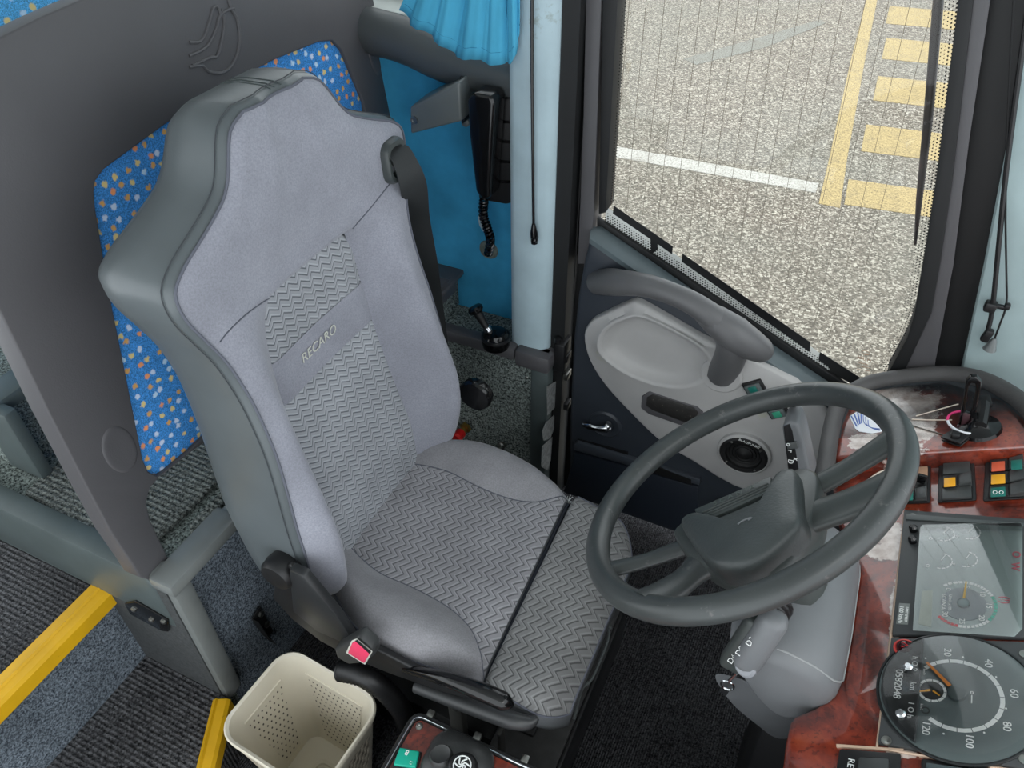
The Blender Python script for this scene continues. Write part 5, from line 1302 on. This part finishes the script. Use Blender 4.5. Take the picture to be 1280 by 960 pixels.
    b = B(); lathe(b, [(.0142, 0), (.0142, .0006), (0, .0006)], c1 + DN * l, DN, 24); ck = obj('clock_face', b, 'dialblack', df)
    needle(c1, 160, .002, .016, .0014, 'amber', ck, l + .001); needle(c1, 35, .002, .012, .0012, 'amber', ck, l + .001)
    b = B(); e0 = c0 + DS * .0175 + XD * -.006 + DN * (l + .0004); tube(b, [e0 + (XD * cos(i * pi / 6) + DS * sin(i * pi / 6)) * .0018 for i in range(12)], .0006, 4, True); tube(b, [e0 + XD * .004, e0 + XD * .016], .0008, 4); obj('dial_mark', b, 'white', df)
    for sg in (-1, 1): text('dial_text', 'km/h', c0 - DS * .041 + XD * .028 * sg + DN * l, XD, DS, .005, 'white', df)
    b = B(); tube(b, [c1 + XD * .032 - DS * .006 + (XD * cos(i * pi / 8) + DS * sin(i * pi / 8)) * .0045 + DN * (l + .0004) for i in range(16)], .0008, 5, True); obj('dial_rivet', b, 'bezel', df)
    b = B(); b2 = c0 + DS * .100 - XD * .006
    lathe(b, [(.014, 0), (.013, .014), (.010, .022), (0, .023)], b2 + DN * .010, DN, 20); obj('lock_knob', b, 'blackgloss', sp)
    b = B(); lathe(b, [(.090, 0), (.088, .0012), (0, .0014)], c0 + DN * .0185, DN, 48); obj('speedometer_glass', b, 'cover', sp)
    # hazard button
    hc = D(1131, 811, .008); b = B(); lathe(b, [(.0150, 0), (.0150, .003), (.0125, .004), (.0110, .002)], hc, DN, 28); hz = obj('hazard_ring', b, plain('coral_red_ring', (.88, .30, .28), .45), sp, label='red ring of the hazard button')
    b = B(); lathe(b, [(.0108, 0), (.0105, .006), (.007, .009), (0, .0095)], hc, DN, 24); obj('hazard_button', b, plain('dark_red_button', (.20, .05, .07), .12), hz)
    b = B(); tube(b, [hc + DN * .0098 + (XD * sin(t) + DS * cos(t)) * .0052 for t in (0, 2 * pi / 3, 4 * pi / 3)], .0006, 4, True); obj('hazard_triangle', b, 'red', hz)
    for u, v in ((1108, 926), (1281, 818), (1281, 950)): screw(u, v, sp)
    # loose thin wires lying on the veneer
    b = B(); tube(b, catmull([D(1054, 618, .003), D(1070, 612, .003), D(1085, 600, .003), D(1100, 590, .003), D(1124, 582, .003)], 5), .0016, 6)
    tag(obj('thin_wire', b, 'cable'), 'thin pale wire lying on the burl below the tray', 'wire')
    b = B(); tube(b, catmull([D(1135, 530, .0415), D(1160, 538, .0415), D(1180, 544, .0415), D(1188, 552, .0415)], 5), .0011, 6)
    tag(obj('thin_wire', b, plain('grey_wire', (.42, .40, .37), .5)), 'thin grey wire on the burl tray leading to the phone holder', 'wire')
    b = B(); tube(b, catmull([D(1140, 524, .0415), D(1165, 525, .0415), D(1190, 525, .0415)], 4), .0012, 6); tube(b, catmull([D(1145, 520, .0415), D(1170, 513, .0415), D(1198, 505, .0415)], 4), .0012, 6)
    tag(obj('thin_wire', b, 'cable'), 'pale forked wire stretched across the burl tray', 'wire')
    # phone holder
    base = D(1222, 530, .04)
    h = root('phone_holder', 'black upright phone holder standing on the burl tray', 'holder', base)
    y = base.y - .01
    b = B(); plate_hole(b, PL([(1196, 540), (1200, 520), (1206, 486), (1208, 476), (1213, 471), (1221, 472), (1227, 478), (1226, 490), (1218, 522), (1214, 541), (1205, 543)], 'y', y),
                        PL([(1206, 516), (1211, 484), (1214, 479), (1219, 480), (1220, 486), (1213, 518)], 'y', y), (0, .010, 0), .002); obj('upright', b, 'blackgloss', h)
    b = B(); prism(b, PL([(1204, 517), (1213, 519), (1210, 534), (1201, 532)], 'y', y - .003), (0, .004, 0), .001); obj('slider', b, plain('dark_plum_slider', (.28, .18, .20), .4), h)
    q = DL([(1176, 548), (1190, 538), (1212, 546), (1200, 556)], .05)
    b = B(); prism(b, q, DN * .004, .001); prism(b, [p - DN * .006 for p in q], DN * .003, .001); box(b, sum(q, V()) / 4 + DN * .006, (.014, .014, .012), None, .003); obj('clamp_foot', b, 'black', h)
    b = B(); lathe(b, [(.036, 0), (.034, .006), (.020, .012), (.012, .022), (.010, .03), (0, .03)], D(1224, 536, .04), DN, 24); obj('suction_base', b, 'blackgloss', h)
    b = B(); prism(b, DL([(1215, 498), (1238, 497), (1241, 508), (1236, 512), (1218, 508)], .06), DN * .008, .002); tube(b, [D(1226, 532, .06), D(1229, 515, .065), D(1230, 505, .065)], .010, 8); obj('rear_clamp', b, 'black', h)
    b = B(); tube(b, [D(1226, 528, .066), D(1231, 508, .072)], .0018, 6); obj('steel_lever', b, 'chrome', h)
    # elastic band round the holder
    c = P(1208, 528, 'y', y + .004)
    b = B(); pts = [c + V((.030 * cos(2 * pi * i / 36), .030 * sin(2 * pi * i / 36), .004 * cos(2 * pi * i / 36))) for i in range(36)]; tube(b, pts, .0022, 8, True)
    e = obj('elastic_band', b, 'pink'); tag(e, 'bright pink and white elastic band looped round the phone holder', 'elastic band')
    b = B(); tube(b, [p + V((0, -.0005, .0006)) for p in pts[19:31]], .0024, 8); obj('white_section', b, 'sticker', e, label='white section of the band')
build_dash()

# ================================================================== console and bin beside the seat
def build_console():
    zt = .42
    r = root('side_console', 'dark console box with a red-brown burl top and gear joystick beside the seat', 'console', (-.27, .35, 0))
    x0, x1, y0, y1 = -.440, .02, .12, .500
    def rr(x0, x1, y0, y1, rad_, z): return [V(((x0 + x1) / 2 + a, (y0 + y1) / 2 + b_, z)) for a, b_ in rrect(x1 - x0, y1 - y0, rad_, 5)]
    b = B(); prism(b, rr(x0 + .012, x1, y0, y1 - .012, .02, 0), (0, 0, zt - .02)); obj('console_body', b, 'black_dark', r)
    b = B(); loft(b, [rr(x0, x1, y0, y1, .022, zt - .03), rr(x0, x1, y0, y1, .022, zt - .004), rr(x0 + .002, x1 - .002, y0 + .002, y1 - .002, .021, zt), rr(x0 + .012, x1 - .012, y0 + .012, y1 - .012, .014, zt), rr(x0 + .012, x1 - .012, y0 + .012, y1 - .012, .014, zt - .004)]); obj('frame', b, 'black', r, label='black frame')
    b = B(); t = rr(x0 + .0085, x1, y0, y1 - .0085, .016, zt + .0006); tube(b, t, .0016, 6, True); obj('chrome_line', b, 'chrome', r)
    b = B(); prism(b, rr(x0 + .013, x1 - .013, y0 + .013, y1 - .013, .012, zt - .006), (0, 0, .003)); obj('burl_plate', b, 'burl_s', r, label='burl veneer plate')
    for u, v in ((538, 892), (596, 921), (656, 949)):
        p = P(u, v, 'z', zt); b = B(); box(b, (p.x, y1 + .003, zt - .006), (.014, .018, .012), None, .003); obj('frame_clip', b, 'steel', r)
    p = P(524, 907, 'z', zt); b = B(); lathe(b, [(.007, 0), (.006, .002), (.002, .003), (0, .0015)], (p.x, p.y, zt - .003), (0, 0, 1), 14); obj('plate_screw', b, 'steel', r)
    q = PL([(500, 936), (525, 941), (520, 962), (492, 958)], 'z', zt)
    b = B(); prism(b, [(sum(q, V()) / 4) + (p - sum(q, V()) / 4) * 1.16 - V((0, 0, .003)) for p in q], (0, 0, .004), .002); sw = obj('switch', b, 'black', r)
    b = B(); prism(b, q, (0, 0, .008), .003, 3); obj('green_button', b, plain('bright_green_button', (.05, .66, .56), .35), sw, label='bright green push button')
    c = sum(q, V()) / 4 + V((0, 0, .0085))
    text('button_print', '8', c + V((-.004, .006, 0)), (.9, .0, 0), (0, 1, 0), .013, 'white', sw); text('button_print', '::', c + V((.011, -.004, 0)), (1, 0, 0), (0, 1, 0), .011, 'white', sw)
    # joystick: lever tower and round knob
    bz = P(572, 958, 'z', zt); bx, by = bz.x, bz.y
    b = B(); pts = [(1.0, 0), (1.0, .010), (.92, .018), (.75, .024), (.6, .030), (.45, .032)]
    loft(b, [[V((bx + a * f, by + b_ * f, zt - .003 + h)) for a, b_ in rrect(.118, .10, .035, 5)] for f, h in pts]); j = obj('joystick_base', b, plain('charcoal_joystick', (.215, .22, .22), .4, bump=.3), r, label='charcoal joystick base')
    e = P(551, 944, 'z', zt + .03); b = B(); lathe(b, [(.020, -.012), (.020, .0), (.017, .004), (.013, .001), (0, -.001)], e, (-.2, .1, 1), 22); obj('thumb_pad', b, plain('charcoal_pad', (.23, .235, .235), .45), j)
    k = P(578, 958, 'z', zt + .05); b = B(); lathe(b, [(.017, -.03), (.024, -.016), (.026, -.006), (.0225, .002), (.018, .0045), (0, .005)], k, (0, 0, 1), 28); kn = obj('knob', b, 'black', j)
    b = B(); kc = k + V((0, 0, .006))
    for a in range(3):
        d = V((cos(a * 1.05 + .5), sin(a * 1.05 + .5), 0)); s = V((-d.y, d.x, 0))
        tube(b, catmull([kc - d * .012 + s * .004, kc - d * .004 - s * .003, kc + d * .004 + s * .003, kc + d * .012 - s * .003], 4), .0013, 5)
    tube(b, [kc + V((cos(i * pi / 9), sin(i * pi / 9), 0)) * .0145 for i in range(13)], .0012, 5); obj('knob_emblem', b, 'white', kn, label='white emblem on the knob')
build_console()

def build_bin():
    cx, cy, rot = -.672, .436, rad(-4)
    r = root('waste_bin', 'cream perforated plastic waste bin standing on the floor beside the seat', 'waste bin', (cx, cy, 0))
    def ring(w, d, rr_, z, dx=0, dy=0):
        return [V((cx + dx + a * cos(rot) - b_ * sin(rot), cy + dy + a * sin(rot) + b_ * cos(rot), z)) for a, b_ in rrect(w, d, rr_, 6)]
    W0, D0_, W1, D1 = .178, .133, .247, .203
    def wd(z, off=0):
        f = z / .30; return (W0 + (W1 - W0) * f - off, D0_ + (D1 - D0_) * f - off)
    b = B()
    rg = [ring(*wd(0), .03, 0), ring(*wd(.02), .03, .02), ring(*wd(.15), .038, .15), ring(*wd(.282), .045, .282), ring(*wd(.284, -.008), .047, .284), ring(*wd(.298, -.008), .047, .298), ring(*wd(.301, -.002), .046, .301), ring(*wd(.298, .008), .043, .298), ring(*wd(.255, .012), .041, .255), ring(*wd(.15, .012), .034, .15), ring(*wd(.012, .012), .026, .012)]
    loft(b, rg); obj('bin_body', b, 'bin', r, angle=50)
    b = B(); loft(b, [ring(.075, .055, .02, .0125), ring(.072, .052, .02, .017), ring(.055, .038, .015, .019), ring(.05, .033, .014, .014)]); lathe(b, [(.016, .013), (.016, .020), (.012, .022), (.008, .017), (0, .017)], (cx, cy, 0), (0, 0, 1), 20); obj('base_boss', b, 'bin', r)
    # perforated inner panels and woven outer panels, one per wall
    Rm = Matrix.Rotation(rot, 3, 'Z')
    for sgx, sgy in ((1, 0), (-1, 0), (0, 1), (0, -1)):
        for inner in (True, False):
            b = B(); vv = []; n = V((sgx, sgy, 0)); tv = V((-sgy, sgx, 0))
            off = .012 + .0018 if inner else -.0018
            z0, z1 = .03, .245
            for i in range(5):
                z = z0 + (z1 - z0) * i / 4; w_, d_ = wd(z, off); half = (w_ if sgx else d_) / 2; other = (d_ if sgx else w_) / 2
                vv.append([b.verts.new(V((cx, cy, z)) + Rm @ (n * half + tv * (x * (other - .040)))) for x in (-1, -.5, 0, .5, 1)])
            for i in range(4):
                for j in range(4): b.faces.new((vv[i][j], vv[i][j + 1], vv[i + 1][j + 1], vv[i + 1][j]))
            o = obj('perforated_panel' if inner else 'woven_panel', b, 'binhole' if inner else 'binweave', r, label='inner wall panel with rows of small holes' if inner else 'woven-look outer panel')
            setuv(o, lambda c: ((Rm.inverted() @ (c - V((cx, cy, 0)))).dot(tv) / .15, c.z / .24))
            if inner:
                b = B(); q = [vv_ for vv_ in ()]
                zt_ = z1 + .006; w_, d_ = wd(zt_, .0135); half = (w_ if sgx else d_) / 2; other = (d_ if sgx else w_) / 2
                p0 = V((cx, cy, zt_)) + Rm @ (n * half - tv * (other - .036)); p1 = V((cx, cy, zt_)) + Rm @ (n * half + tv * (other - .036)); tube(b, [p0, p1], .0022, 6); obj('panel_ridge', b, 'bin', r)
build_bin()
